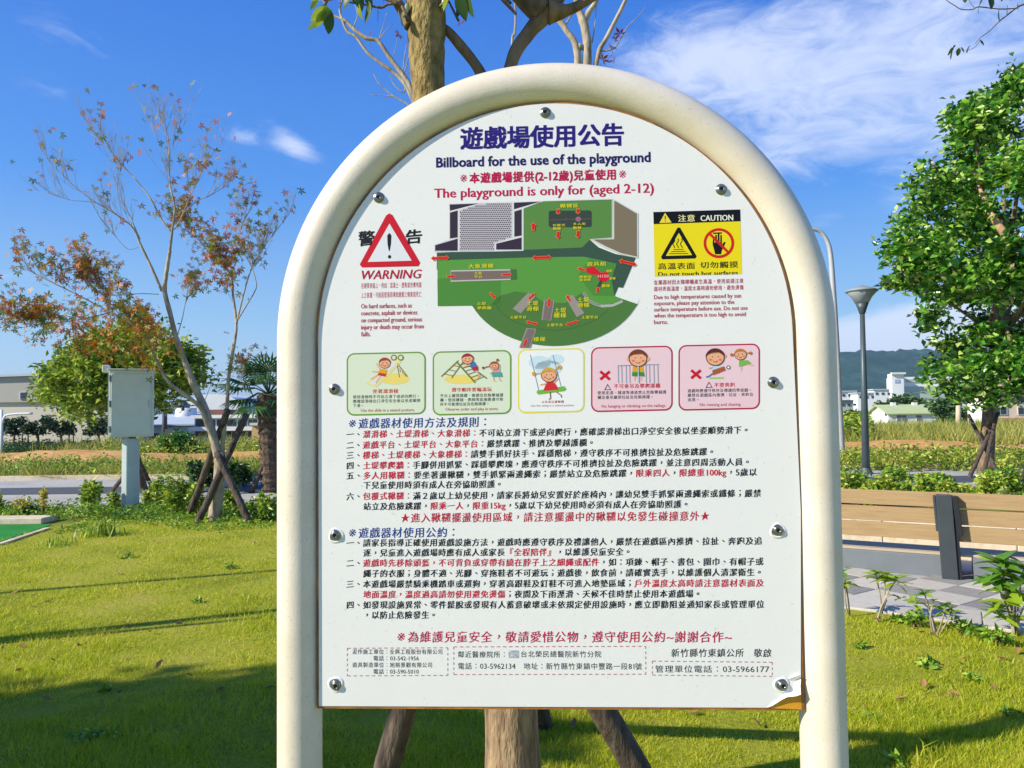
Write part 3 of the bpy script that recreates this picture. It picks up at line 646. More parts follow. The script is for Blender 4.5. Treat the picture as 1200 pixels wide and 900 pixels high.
# picture cards
def rrect(x0, y0, x1, y1, r, sl=-.022, n=6):
    pts = []
    for cx_, cy_, a in [(x1 - r, y0 + r, -90), (x1 - r, y1 - r, 0), (x0 + r, y1 - r, 90), (x0 + r, y0 + r, 180)]:
        for k in range(n + 1): t = R(a + 90 * k / n); pts.append((cx_ + r * math.cos(t), cy_ + r * math.sin(t)))
    return [(x, y + sl * (x - (x0 + x1) / 2)) for x, y in pts]
def card(x0, y0, x1, y1, line_c, fill_c, r=9):
    q = Print(); q.poly(rrect(x0, y0, x1, y1, r), line_c, 1); q.poly(rrect(x0 + 1.7, y0 + 1.7, x1 - 1.7, y1 - 1.7, r - 1.5), fill_c, 2); return q
def kid(q, f, x, y, r, hair, skin='f0b088', lay=5, k=1.0, tails=None):
    r_ = r / k
    if tails:
        for tx, ty in tails: q.line([f(x, y - r * .3), f(tx, ty)], 1.0, hair, lay); q.ell(*f(tx, ty), r_ * .3, r_ * .3, hair, lay, 8)
    q.ell(*f(x, y), r_ * 1.06, r_ * .96, '60402c', lay, 20); q.poly([f(x + r * 1.12 * math.cos(t), y + r * 1.05 * math.sin(t)) for t in np.linspace(math.pi * 1.02, math.pi * 1.98, 12)] + [f(x + r * .5, y - r * .5), f(x - r * .5, y - r * .42)], hair, lay + 1)
    q.ell(*f(x, y), r_ * .95, r_ * .85, skin, lay + 1, 20)
    q.poly([f(x + r * .98 * math.cos(t), y + r * 1.0 * math.sin(t)) for t in np.linspace(math.pi * 1.12, math.pi * 1.88, 10)] + [f(x + r * .3, y - r * .62), f(x - r * .4, y - r * .55)], hair, lay + 2)
    for s_ in (-1, 1): q.ell(*f(x + s_ * r * .32, y - r * .08), .55, .7, '241c18', lay + 3, 8); q.ell(*f(x + s_ * r * .55, y + r * .25), r_ * .17, r_ * .13, 'e87868', lay + 3, 10)
    q.line([f(x - r * .28, y + r * .38), f(x, y + r * .55), f(x + r * .28, y + r * .38)], .6, '8a2820', lay + 3)
T5 = lambda x, y: (395 + x / 4.5, 300 + y / 4.5)
T6 = lambda x, y: (590 + x / 3.87, 390 + y / 3.87)
q = card(406.3, 413, 499, 486.3, '6f9a2e', 'dde6cc')
def P5(l, c, lay): q.poly([T5(*a) for a in l], c, lay)
def L5(l, w, c, lay): q.line([T5(*a) for a in l], w, c, lay)
q.ell(*T5(305, 648), 17, 6.5, 'f0d874', 3); L5([(312, 560), (372, 636)], 1.2, '9a7a2a', 4); L5([(318, 578), (330, 640)], 1.0, '9a7a2a', 4)
for k in range(4): L5([(318 + k * 12, 580 + k * 14), (322 + k * 14, 600 + k * 12)], .8, '9a7a2a', 4)
P5([(150, 672), (196, 640), (300, 540), (340, 556), (262, 640), (205, 692)], 'f0e088', 4); P5([(165, 672), (205, 645), (296, 552), (322, 562), (250, 634), (198, 682)], 'dfe0e2', 5)
for a in (300, 336): q.ell(*T5(a, 536), 3.6, 3.6, '8a8438', 5, 16); q.ell(*T5(a, 536), 2.1, 2.1, 'dde6cc', 6, 16)
L5([(230, 612), (186, 608)], 1.3, 'f0b088', 6); L5([(228, 598), (206, 566)], 1.3, 'f0b088', 6); L5([(240, 622), (205, 668)], 1.6, 'f0b088', 6); L5([(226, 620), (180, 650)], 1.6, 'f0b088', 6)
P5([(226, 594), (266, 600), (258, 632), (216, 626)], 'e8a428', 7); P5([(222, 616), (260, 622), (254, 636), (214, 628)], 'c83828', 8); kid(q, T5, 252, 566, 29, 'b03830', k=4.5, lay=8)
q.cjk([('坐著溜滑梯', 'd03020')], 436.5, 467, 458.6, 5.6, 3, off=.03)
for t, x1, y in [('使用滑梯時不可站立滑下或逆向爬行。', 492.5, 465.2), ('應確認滑梯出口淨空安全後以坐姿順勢', 493, 470.3), ('下滑。', 427, 475.3)]: q.cjk([(t, '282828')], 413.5, x1, y, 4.6, 3, off=.008)
q.latin('Use the slide in a seated posture.', 'b02030', 423, 486, 480.9, 3.4, 3, off=.01); q.done('picture_card', 'green card with a child on a slide')
q = card(507, 411, 599.3, 486, '6f9a2e', 'dde6cc')
q.ell(*T5(655, 650), 20, 5.5, 'f0d874', 3); L5([(550, 636), (640, 552)], 1.6, '8a7a34', 4); L5([(604, 644), (664, 560)], 1.4, '8a7a34', 4); L5([(632, 560), (728, 668)], 1.7, '7a7a38', 6); L5([(672, 560), (790, 646)], 1.6, '7a7a38', 5)
for k in range(6): L5([(644 + k * 15, 574 + k * 17), (684 + k * 18, 566 + k * 14)], .9, '6a7a48', 5)
for k in range(3): L5([(566 + k * 24, 622 - k * 22), (612 + k * 18, 632 - k * 24)], .9, '8a7a34', 4)
P5([(700, 566), (724, 556), (742, 584), (712, 598)], '3a78b8', 7); P5([(712, 586), (742, 580), (744, 602), (716, 606)], 'c02838', 8); L5([(730, 600), (752, 630), (740, 640)], 1.6, 'f0b088', 7); L5([(702, 574), (668, 584)], 1.4, 'f0b088', 8); kid(q, T5, 688, 544, 29, 'a8303c', k=4.5, lay=9)
L5([(826, 630), (826, 656), (838, 660)], 1.0, 'f0b088', 6); L5([(852, 630), (858, 656), (868, 658)], 1.0, 'f0b088', 6); P5([(826, 600), (858, 596), (862, 616), (826, 618)], 'e89098', 7); P5([(820, 614), (866, 612), (872, 636), (816, 636)], '48a89c', 8); L5([(824, 606), (806, 622)], 1.2, 'f0b088', 8); L5([(856, 602), (860, 574)], 1.2, 'f0b088', 6)
kid(q, T5, 829, 580, 23, 'a05038', k=4.5, lay=9, tails=[(770, 590), (846, 548)])
q.cjk([('遵守順序要輪流玩', 'd03020')], 529, 576.5, 456.8, 5.6, 3, off=.03)
for t, x1, y in [('平台上嚴禁跳躍、推擠及危險攀越護', 590, 463.8), ('欄。使用樓梯、爬梯等設施應遵守秩', 590, 468.8), ('序不可推擠拉扯及危險跳躍。', 574, 473.8)]: q.cjk([(t, '282828')], 515.5, x1, y, 4.6, 3, off=.008)
q.latin('Observe order and play in turns.', 'b02030', 522, 584, 479.6, 3.4, 3, off=.01); q.done('picture_card', 'green card with two children at a climbing frame')
q = card(607, 408.6, 685, 483.6, 'e8dc3c', 'f2f2f0')
def P6(l, c, lay): q.poly([T6(*a) for a in l], c, lay)
def L6(l, w, c, lay): q.line([T6(*a) for a in l], w, c, lay)
q.ell(*T6(165, 135), 13, 8, 'cfe4ee', 3); q.ell(*T6(205, 160), 16, 9, 'cfe4ee', 3); q.ell(*T6(240, 120), 9, 6, 'cfe4ee', 3)
L6([(122, 100), (160, 262)], .8, '7888a0', 4); L6([(224, 100), (262, 246)], .8, '7888a0', 4); L6([(212, 268), (214, 298), (206, 302)], 1.1, '7a4030', 5); L6([(240, 268), (262, 284), (264, 294)], 1.1, '7a4030', 5)
P6([(152, 262), (276, 242), (286, 256), (276, 264), (158, 280), (150, 272)], '74b83c', 5); P6([(196, 222), (228, 220), (252, 258), (180, 264)], 'd82c34', 6); L6([(196, 230), (165, 236)], 1.2, 'f0b088', 7); L6([(228, 228), (248, 206)], 1.2, 'f0b088', 7)
kid(q, T6, 206, 193, 34, 'd8a848', k=3.87, lay=8, tails=[(138, 186), (254, 156)])
q.cjk([('以坐姿玩盪鞦韆', 'c04030')], 634.5, 661, 471, 3.4, 3, off=.01); q.latin('Use the swing in a seated position.', 'a84040', 622, 673.5, 475.4, 2.4, 3); q.done('picture_card', 'yellow card with a child on a swing')
q = card(692.6, 406, 788.3, 482, 'b81040', 'f0ccd4')
def cross(x, y, s_):
    for a in (-1, 1): q.line([(x - s_, y - s_ * .85 * a), (x + s_, y + s_ * .85 * a)], 3.2, 'c81828', 4 + (a > 0))
cross(709, 440, 5.6)
for x in (520, 536, 556, 572, 646, 662, 682, 700): L6([(x, 148), (x + 2, 228)], 1.0, '8a9cb0', 4)
L6([(518, 150), (600, 146)], 1.1, '8a9cb0', 4); L6([(610, 146), (706, 144)], 1.1, '8a9cb0', 4)
P6([(586, 152), (634, 152), (636, 180), (584, 180)], 'e0a428', 5); P6([(584, 178), (636, 178), (640, 198), (616, 196), (610, 188), (604, 198), (582, 196)], '3c8c48', 6); L6([(596, 196), (594, 216)], 1.2, 'f0b088', 5); L6([(624, 196), (626, 216)], 1.2, 'f0b088', 5); L6([(611, 150), (611, 226)], 1.3, 'b4c0cc', 12)
q.ell(*T6(566, 120), 2.2, 2.4, 'f0b088', 7, 12); q.ell(*T6(654, 118), 2.2, 2.4, 'f0b088', 7, 12); kid(q, T6, 610, 117, 40, '7a3c20', k=3.87, lay=8)
q.line([(712, 450.5), (715.6, 456.6), (708.6, 456.8)], .7, '303030', 4, True); q.cjk([('不可垂吊及攀爬護欄', 'c81838')], 719, 774, 452.6, 6, 3, off=.022)
for t, x1, y in [('使用走道、隧道等通道禁止危險攀越護', 781, 460.4), ('欄及垂吊嚴禁拉扯及危險跳躍。', 766.5, 465.8)]: q.cjk([(t, '282828')], 700, x1, y, 4.7, 3, off=.008)
q.latin('No hanging or climbing on the railings.', 'b02038', 705, 780.5, 476, 3.4, 3, off=.01); q.done('picture_card', 'pink card with a child behind railings')
q = card(795, 403.5, 890.5, 480.3, 'b81040', 'f0ccd4'); cross(815.5, 438.6, 5.6)
q.line([T6(935, 206), T6(998, 204)], 2.0, '9cd070', 4); L6([(955, 180), (928, 200), (918, 200)], 1.6, '5a70a8', 5); L6([(975, 180), (1002, 164)], 2.0, 'b05030', 5); P6([(944, 150), (984, 152), (990, 172), (946, 176)], 'b8dce8', 6); P6([(946, 170), (1000, 152), (1006, 170), (950, 192)], 'b05838', 7); L6([(950, 156), (930, 160)], 1.4, 'f0b088', 8); q.ell(*T6(1020, 157), 2.6, 2.4, '606870', 5, 12); q.ell(*T6(1020, 157), 1.4, 1.3, 'f0f0f0', 6, 10)
q.ell(*T6(1004, 104), 1.8, 2.2, 'f0b088', 7, 10); kid(q, T6, 960, 112, 40, '5a2c1c', k=3.87, lay=8)
L6([(1080, 148), (1078, 172)], 1.2, 'f0b088', 5); L6([(1100, 142), (1132, 148)], 1.2, 'f0b088', 5); P6([(1068, 126), (1108, 124), (1124, 138), (1068, 154)], '7ab84a', 6); kid(q, T6, 1074, 99, 26, 'c87838', k=3.87, lay=8, tails=[(1034, 100), (1120, 92)])
q.line([(830.8, 447.8), (834.4, 454), (827.4, 454.2)], .7, '303030', 4, True); q.cjk([('不要奔跑', 'c81838')], 836.5, 861.5, 451.2, 6, 3, off=.022)
for t, x1, y in [('遊戲時應遵守秩序及禮讓同學遊戲。', 881.5, 458), ('嚴禁在遊戲區內推擠、拉扯、奔跑及', 883, 463.2), ('追逐。', 820, 468.4)]: q.cjk([(t, '282828')], 805.5, x1, y, 4.7, 3, off=.008)
q.latin('No running and chasing.', 'b02038', 820, 868.5, 474.2, 3.4, 3, off=.01); q.done('picture_card', 'pink card with two running children')
# rules in brush lettering
KA = .07; K, Rr = BLK, 'c8203c'
p = Print(); p.cjk([('※遊戲器材使用方法及規則：', BLUE)], 406.5, 575, 496.3, 13.4, kai=KA, off=.016)
rows_ = [(405.5, 879.5, 509.0, [('一、', K), ('溜滑梯、土堤滑梯、大象滑梯：', Rr), ('不可站立滑下或逆向爬行，應確認滑梯出口淨空安全後以坐姿順勢滑下。', K)]),
 (405.5, 698, 521.6, [('二、', K), ('遊戲平台、土堤平台、大象平台：', Rr), ('嚴禁跳躍、推擠及攀越護欄。', K)]),
 (405.5, 839, 533.5, [('三、', K), ('樓梯、土堤樓梯、大象樓梯：', Rr), ('請雙手抓好扶手、踩穩階梯，遵守秩序不可推擠拉扯及危險跳躍。', K)]),
 (405.5, 881, 545.6, [('四、', K), ('土堤攀爬牆：', Rr), ('手腳併用抓緊、踩穩攀爬塊，應遵守秩序不可推擠拉扯及危險跳躍，並注意四周活動人員。', K)]),
 (405.5, 887.5, 557.4, [('五、', K), ('多人用鞦韆：', Rr), ('要坐著盪鞦韆，雙手抓緊兩邊繩索；嚴禁站立及危險跳躍，', K), ('限乘四人', Rr), ('，', K), ('限總重100kg', Rr), ('，5歲以', K)]),
 (425.3, 590, 568.6, [('下兒童使用時須有成人在旁協助照護。', K)]),
 (405.5, 892.5, 581.6, [('六、', K), ('包覆式鞦韆：', Rr), ('滿２歲以上幼兒使用，請家長將幼兒安置好於座椅內，讓幼兒雙手抓緊兩邊繩索或鐵條；嚴禁', K)]),
 (425.3, 809, 593.4, [('站立及危險跳躍，', K), ('限乘一人', Rr), ('，', K), ('限重15kg', Rr), ('，5歲以下幼兒使用時必須有成人在旁協助照護。', K)])]
for x0, x1, y, sg in rows_: p.cjk(sg, x0, x1, y, 10.0, kai=KA, off=.027)
p.cjk([('★進入鞦韆擺盪使用區域，請注意擺盪中的鞦韆以免發生碰撞意外★', 'c01c38')], 469, 832.5, 606.8, 12.3, kai=KA, off=.016); p.done('equipment_rules_lettering')
p = Print(); p.cjk([('※遊戲器材使用公約：', BLUE)], 406.5, 538, 624.4, 13.4, kai=KA, off=.016)
for x0, x1, y, sg in [(405.5, 893.5, 636.2, [('一、請家長指導正確使用遊戲設施方法，遊戲時應遵守秩序及禮讓他人，嚴禁在遊戲區內推擠、拉扯、奔跑及追', K)]),
 (425.3, 741, 647.8, [('逐，兒童進入遊戲場時應有成人或家長', K), ('『全程陪伴』', Rr), ('，以維護兒童安全。', K)]),
 (405.5, 895, 659.8, [('二、', K), ('遊戲時先移除頭盔，不可背負或穿帶有繞在脖子上之細繩或配件', Rr), ('，如：項鍊、帽子、書包、圍巾、有帽子或', K)]),
 (425.3, 895, 672.0, [('繩子的衣服；身體不適、光腳、穿拖鞋者不可遊玩；遊戲後，飲食前，請確實洗手，以維護個人清潔衛生。', K)]),
 (405.5, 895.5, 684.4, [('三、本遊戲場嚴禁騎乘機踏車或遛狗，穿著高跟鞋及釘鞋不可進入地墊區域；', K), ('戶外溫度太高時請注意器材表面及', Rr)]),
 (425.3, 823, 696.5, [('地面溫度，溫度過高請勿使用避免燙傷', Rr), ('；夜間及下雨溼滑、天候不佳時禁止使用本遊戲場。', K)]),
 (405.5, 896, 708.8, [('四、如發現設施異常、零件鬆脫或發現有人蓄意破壞或未依規定使用設施時，應立即勸阻並通知家長或管理單位', K)]),
 (425.3, 513, 720.6, [('，以防止危險發生。', K)])]: p.cjk(sg, x0, x1, y, 10.0, kai=KA, off=.027)
p.done('code_of_use_lettering')
p = Print(); p.cjk([('※為維護兒童安全，敬請愛惜公物，遵守使用公約~謝謝合作~', CRIM)], 463, 858, 746.2, 14.2, kai=KA, off=.014); p.done('thanks_lettering')
p = Print(); DC = 'c07088'
p.dash([(407, 759.6), (524.7, 759)], .9, DC); p.dash([(407, 792), (524.7, 791.4)], .9, DC); p.dash([(407, 759.6), (407, 792)], .9, DC, 3, 3); p.dash([(524.7, 759), (524.7, 791.4)], .9, DC, 3, 3)
p.dash([(531.7, 758), (756.6, 757.3)], .9, DC); p.dash([(531.7, 790.4), (756.6, 790)], .9, DC); p.dash([(531.7, 758), (531.7, 790)], .9, DC, 3, 3); p.dash([(756.6, 757.3), (756.6, 790)], .9, DC, 3, 3)
p.dash([(764.4, 774.6), (904.8, 776)], .9, DC); p.dash([(764.4, 791), (904.8, 792.5)], .9, DC); p.dash([(764.4, 774.6), (764.4, 791)], .9, DC, 3, 3); p.dash([(904.8, 776), (904.8, 792.5)], .9, DC, 3, 3)
D2 = '303030'
for t, x0, x1, y in [('泥作施工單位：全興工程股份有限公司', 412.5, 519, 763.6), ('電話：03-542-1956', 437, 491, 771.3), ('遊具製造單位：旭榕景觀有限公司', 412.5, 507, 779), ('電話：03-590-5010', 437, 491, 786.8)]: p.cjk([(t, D2)], x0, x1, y, 6.6, off=.0)
p.cjk([('鄰近醫療院所：', D2)], 536, 595, 766.8, 8.4, off=.0); p.cjk([('台北榮民總醫院新竹分院', D2)], 609.5, 705, 766.4, 8.4, off=.0)
for i in range(5):
    for j in range(4): p.poly([(596 + i * 2.4, 762.2 + j * 2.2), (598.4 + i * 2.4, 762.2 + j * 2.2), (598.4 + i * 2.4, 764.4 + j * 2.2), (596 + i * 2.4, 764.4 + j * 2.2)], random.choice(['b8bcc4', '9aa4b0', 'd4d6da', 'a8b4bc']), 1)
p.cjk([('電話：03-5962134　地址：新竹縣竹東鎮中豐路一段81號', D2)], 536, 752.5, 780.4, 8.6, off=.0)
p.cjk([('新竹縣竹東鎮公所　敬啟', D2)], 786, 904.5, 764.9, 10.6, kai=KA, off=.008)
p.cjk([('管理單位電話：03-5966177', D2)], 767, 902, 783.8, 9.2, off=.0); p.done('contact_lettering')
print('sign triangles', sum(len(o.data.polygons) for o in COL.objects if o.type == 'MESH'))

# ================================================================== NEAR TREE BEHIND THE SIGN
def pl(l, Y, dy=None):
    """a stem given by the directions it is seen in, standing at distance Y (dy: how far each joint leans towards or away)"""
    return [at(x, y, Y + (dy[i] if dy else 0)) for i, (x, y) in enumerate(l)]
def smooth_path(pts, k=4):
    pts = [Vector(p) for p in pts]; out = []
    for i in range(len(pts) - 1):
        p0 = pts[max(0, i - 1)]; p1 = pts[i]; p2 = pts[i + 1]; p3 = pts[min(len(pts) - 1, i + 2)]
        for j in range(k):
            t = j / k; out.append(.5 * ((2 * p1) + (p2 - p0) * t + (2 * p0 - 5 * p1 + 4 * p2 - p3) * t * t + (3 * p1 - p0 - 3 * p2 + p3) * t ** 3))
    return out + [pts[-1]]
def lerp_r(r, n):
    return list(np.interp(np.linspace(0, 1, n), np.linspace(0, 1, len(r)), r))
def stem(b, pts, r, n=8, k=4, knob=0.0):
    q = smooth_path(pts, k) if len(pts) > 2 else [Vector(p) for p in pts]; rr_ = lerp_r(r, len(q))
    if knob: rr_ = [a * (1 + random.uniform(-knob, knob)) for a in rr_]
    b.tube(q, rr_, n)
def leaf_mesh(name, L_, W_, m, fold=.12, curl=.15, n=6):
    """a single broad leaf with a midrib fold, lying along +x"""
    vs = []; fs = []
    for i in range(n + 1):
        t = i / n; w = W_ / 2 * math.sin(math.pi * t ** .85) ** .8 if 0 < t < 1 else .0006
        z = -curl * L_ * t * t; vs += [(L_ * t, -w, z + fold * w), (L_ * t, 0, z), (L_ * t, w, z + fold * w)]
    for i in range(n):
        a = i * 3; fs += [(a, a + 3, a + 4, a + 1), (a + 1, a + 4, a + 5, a + 2)]
    me = bpy.data.meshes.new(name); me.from_pydata(vs, [], fs); me.materials.append(m); me.polygons.foreach_set('use_smooth', [True] * len(fs)); return me
def put(me, name, loc_, dir_, parent, roll=0.0, s=1.0):
    o = bpy.data.objects.new(name, me); COL.objects.link(o)
    q = Vector(dir_).to_track_quat('X', 'Z'); mw = Matrix.Translation(loc_) @ (q.to_matrix().to_4x4() @ Matrix.Rotation(roll, 4, 'X')) @ Matrix.Scale(s, 4)
    o.parent = parent; o.matrix_parent_inverse = basis(parent).inverted(); o.matrix_basis = mw
    return o
m_leaf_big = leafmat('broad_leaf', [srgb('3f5a20'), srgb('4d6b26'), srgb('5a7a2a')], .5, .35)
m_leaf_yel = leafmat('young_leaf', [srgb('86a02a'), srgb('a3b63a'), srgb('b9c24a')], .5, .35)
m_leaf_red = leafmat('red_leaf', [srgb('7a2a22'), srgb('9a3a30'), srgb('8a4a2a')], .5, .4)
def twigs(b, pts, r0, levels, seed, spread=.55, length=.5, count=5, upw=.25, n=5):
    """short twigs off a limb, splitting again"""
    rr = random.Random(seed)
    ends = []
    def go(p, d, L_, r, lv):
        q = [p]; dd = d.copy()
        for i in range(4):
            dd = (dd + Vector((rr.uniform(-1, 1), rr.uniform(-1, 1), rr.uniform(-.6, 1))) * .16 + Vector((0, 0, upw * .12))).normalized(); q.append(q[-1] + dd * L_ / 4)
        b.tube(q, [r, r * .8, r * .62, r * .45, r * .25], n, False); ends.append(q[-1]); ends.append(q[2])
        if lv > 0:
            for i in range(rr.randint(2, 3)):
                a = q[rr.randint(1, 3)]; nd = (dd + Vector((rr.uniform(-1, 1), rr.uniform(-1, 1), rr.uniform(-.3, 1))) * spread).normalized(); go(a, nd, L_ * rr.uniform(.5, .8), r * .55, lv - 1)
    for i in range(count):
        t = rr.uniform(.25, 1.0) * (len(pts) - 1); j = min(int(t), len(pts) - 2); p = Vector(pts[j]).lerp(Vector(pts[j + 1]), t - j)
        d = (Vector(pts[j + 1]) - Vector(pts[j])).normalized(); nd = (d + Vector((rr.uniform(-1, 1), rr.uniform(-1, 1), rr.uniform(-.2, 1))) * spread).normalized()
        go(p, nd, length * rr.uniform(.6, 1.2), r0, levels)
    return ends
YT_ = 2.76
base = G(603, 976); near = thing('near_tree', 'staked tree with speckled bark rising right behind the notice board', 'tree', base)
b = MB()
stem(b, [base + Vector((0, 0, -.1))] + pl([(602, 945), (600, 865), (596, 760), (590, 640), (585, 560), (578, 480)], YT_), [.14, .112, .097, .092, .088, .084, .08], 20, 5, .03)
b.build('trunk', m_bark_grey, near, smooth=True)
b = MB(); stem(b, pl([(578, 500), (566, 430), (545, 330), (522, 220), (504, 118), (500, 60), (499, 10), (486, -60), (470, -160)], YT_), [.085, .075, .068, .062, .060, .066, .074, .058, .04], 18, 6, .05)
stem(b, pl([(500, 15), (524, -30), (560, -90), (580, -170)], YT_), [.06, .045, .035, .02], 12, 4)
b.build('stem', m_bark_near, near, smooth=True)
b = MB(); stem(b, pl([(582, 500), (584, 420), (580, 300), (580, 190), (598, 78), (620, 38), (643, 12), (680, -40), (740, -110)], YT_, [0, .02, .05, .1, .12, .14, .15, .2, .25]), [.060, .042, .034, .028, .024, .028, .036, .020, .012], 14, 5, .05)
stem(b, pl([(636, 16), (610, -10), (585, -50), (570, -120)], YT_ + .14), [.05, .045, .035, .02], 12, 4)
stem(b, pl([(643, 14), (665, 12), (690, 0), (720, -18)], YT_ + .14), [.05, .022, .016, .01], 10, 4)
b.build('stem', m_bark, near, smooth=True)
b = MB(); stem(b, pl([(482, 30), (473, 14), (462, -6), (452, -50)], YT_ - .02), [.028, .022, .018, .012], 10, 4)
stem(b, pl([(506, 24), (524, 36), (540, 54), (556, 74), (566, 92), (572, 120)], YT_ + .05), [.012, .018, .021, .02, .022, .03], 10, 4)
stem(b, pl([(478, 24), (470, 6), (455, 5), (447, 9), (430, 6), (405, 2)], YT_ - .05), [.008, .006, .005, .005, .004, .003], 6, 3)
stem(b, pl([(470, 6), (440, -6), (410, -8), (388, -4), (380, 8)], YT_ - .05), [.008, .007, .006, .005, .004], 6, 3)
stem(b, pl([(515, 8), (530, -4), (546, -8)], YT_ - .05), [.006, .005, .004], 6, 3)
for sd_, l_ in enumerate([[(462, -6), (452, -50)], [(524, 36), (500, 20), (470, -10)], [(560, 80), (540, 40), (530, -20)], [(620, 38), (600, 10), (590, -30)], [(643, 12), (680, -40)], [(665, 12), (720, -18)]]): twigs(b, pl(l_, YT_ + .05), .005, 2, 500 + sd_, .9, .30, 5, .3, 5)
b.build('branch', m_bark, near, smooth=True)
me_b = leaf_mesh('leaf', .105, .045, m_leaf_big); me_y = leaf_mesh('leaf', .085, .032, m_leaf_yel, curl=.4)
def pleaf(me, a, c, Y, parent, L_, roll=0.0, name='leaf'):
    p0 = at(*a, Y); p1 = at(*c, Y + random.uniform(-.03, .03)); put(me, name, p0, p1 - p0, parent, roll, (p1 - p0).length / L_)
for a, c, r_ in [((388, 11), (382, 42), 1.2), ((432, 1), (431, 30), 1.35), ((442, 4), (445, 28), 1.2), ((408, -8), (405, 12), 1.5), ((420, -8), (425, 12), 1.0), ((470, 14), (469, 31), 1.4), ((428, -10), (436, 10), 1.2), ((446, -14), (452, 6), 1.0), ((412, -12), (418, 6), 1.9), ((536, -8), (546, 22), 1.2), ((548, -8), (551, 20), 1.6), ((522, -6), (518, 12), 1.3), ((478, 2), (474, 22), 1.2), ((414, 0), (424, 11), .6), ((456, -12), (463, 4), 1.2)]: pleaf(me_b, a, c, YT_ - .06, near, .105, r_)
for a, c, r_ in [((384, 8), (368, 18), .6), ((384, 8), (360, 24), 1.0), ((384, 8), (376, 6), .4), ((382, 12), (366, 32), .9), ((378, 18), (364, 38), 1.4), ((386, 8), (378, 30), .4), ((372, -2), (364, 12), .8), ((420, 4), (419, 20), .7), ((384, -6), (366, -2), .7), ((526, -2), (512, 12), .9)]: pleaf(me_y, a, c, YT_ - .06, near, .085, r_)
def pole(pts, r0, r1, parent, m=m_stake, name='support_stake', n=10):
    b = MB(); a, c = Vector(pts[0]), Vector(pts[1]); q = [a.lerp(c, t) + Vector((random.uniform(-.12, .12) * r0, random.uniform(-.12, .12) * r0, 0)) for t in np.linspace(0, 1, 12)]
    b.tube(q, [r0 + (r1 - r0) * t for t in np.linspace(0, 1, 12)], n); return b.build(name, m, parent, smooth=True)
pole([G(431, 985), at(572, 462, 2.73)], .050, .042, near)
pole([G(797, 984), at(593, 645, 2.68)], .050, .045, near)
pole([(base.x + .15, base.y + .95, -.05), at(588, 590, 2.84)], .05, .045, near)
# upper crown, above the picture: it only shows its lowest leaves
P = np.concatenate([np.array(at(x, y, YT_ + d)) + RNG.normal(size=(240, 3)) * [.30, .30, .16] for x, y, d in [(430, -240, 0), (520, -300, .3), (620, -260, -.2), (700, -200, .2), (560, -380, 0)]])
leaves('crown', P, .09, m_leaf_big, near, .45)

# bare maple whose trunk is hidden by the board
mb_ = G(680, 662); maple2 = thing('bare_maple_tree', 'slender almost bare maple with red leaves branching above the arch', 'tree', mb_)
ym = mb_.y; kq = ym / 4.3; b = MB()
stem(b, [mb_ - Vector((0, 0, .1))] + pl([(676, 640), (668, 520), (664, 400), (662, 330)], ym), [.085 * kq, .07 * kq, .06 * kq, .055 * kq, .05 * kq], 12, 5); b.build('trunk', m_bark_pale, maple2, smooth=True)
b = MB()
for pts, r in [([(664, 360), (678, 200), (688, 70), (686, 36), (683, 24), (677, 8), (672, -20), (664, -90)], [.045, .033, .026, .024, .026, .018, .014, .006]),
               ([(684, 28), (690, 14), (699, 0), (710, -40), (716, -100)], [.022, .018, .015, .01, .004]),
               ([(664, 330), (674, 180), (677, 66), (663, 35), (650, 16), (645, 0), (640, -60)], [.04, .028, .02, .018, .02, .016, .006]),
               ([(680, 58), (679, 52)], [.02, .018]),
               ([(662, 330), (680, 190), (699, 72), (711, 44), (733, 0), (752, -50)], [.03, .02, .015, .013, .011, .006]),
               ([(662, 330), (620, 200), (604, 71), (612, 48), (625, 27), (637, 0), (644, -50)], [.03, .016, .010, .010, .009, .008, .004]),
               ([(660, 360), (600, 250), (600, 60), (603, 40), (604, 10), (598, -40)], [.02, .01, .008, .007, .006, .003]),
               ([(661, 32), (668, 20), (678, 0), (684, -30)], [.006, .005, .004, .002]),
               ([(705, 60), (720, 56), (735, 32), (745, 22), (757, 8)], [.005, .004, .003, .002, .0015]), ([(694, 50), (697, 30), (699, 5)], [.004, .003, .002]),
               ([(664, 420), (560, 300), (500, 160), (483, 108), (473, 89), (457, 68), (443, 48), (430, 45), (417, 36), (404, 24), (390, 17), (376, -4)], [.04, .03, .022, .018, .014, .013, .011, .012, .012, .010, .006, .004]),
               ([(490, 130), (475, 99), (460, 84), (446, 74), (430, 61), (418, 44), (408, 38), (402, 26), (399, 12), (397, -20)], [.016, .012, .011, .010, .009, .009, .008, .006, .005, .003]),
               ([(486, 128), (472, 119), (462, 113), (445, 99), (438, 87)], [.006, .005, .004, .003, .0015]), ([(463, 113), (450, 112), (434, 111)], [.004, .003, .0015]),
               ([(476, 102), (472, 108), (461, 98), (457, 88)], [.005, .004, .003, .002]), ([(472, 87), (474, 68), (477, 48)], [.004, .003, .0015]), ([(473, 88), (479, 66), (482, 46)], [.004, .003, .0015]), ([(474, 88), (482, 83), (488, 76)], [.003, .002, .0015]),
               ([(460, 68), (464, 55), (466, 42)], [.003, .002, .0015]), ([(444, 47), (449, 30), (453, 15)], [.003, .002, .0015]), ([(444, 47), (452, 36), (460, 28)], [.003, .002, .0015]), ([(404, 26), (398, 12), (405, -10)], [.008, .006, .004]), ([(415, 30), (419, 18), (416, 6)], [.004, .003, .002])]:
    stem(b, pl(pts, ym), [a_ * kq for a_ in r], 8, 4, .06)
b.build('branch', m_bark_pale, maple2, smooth=True)
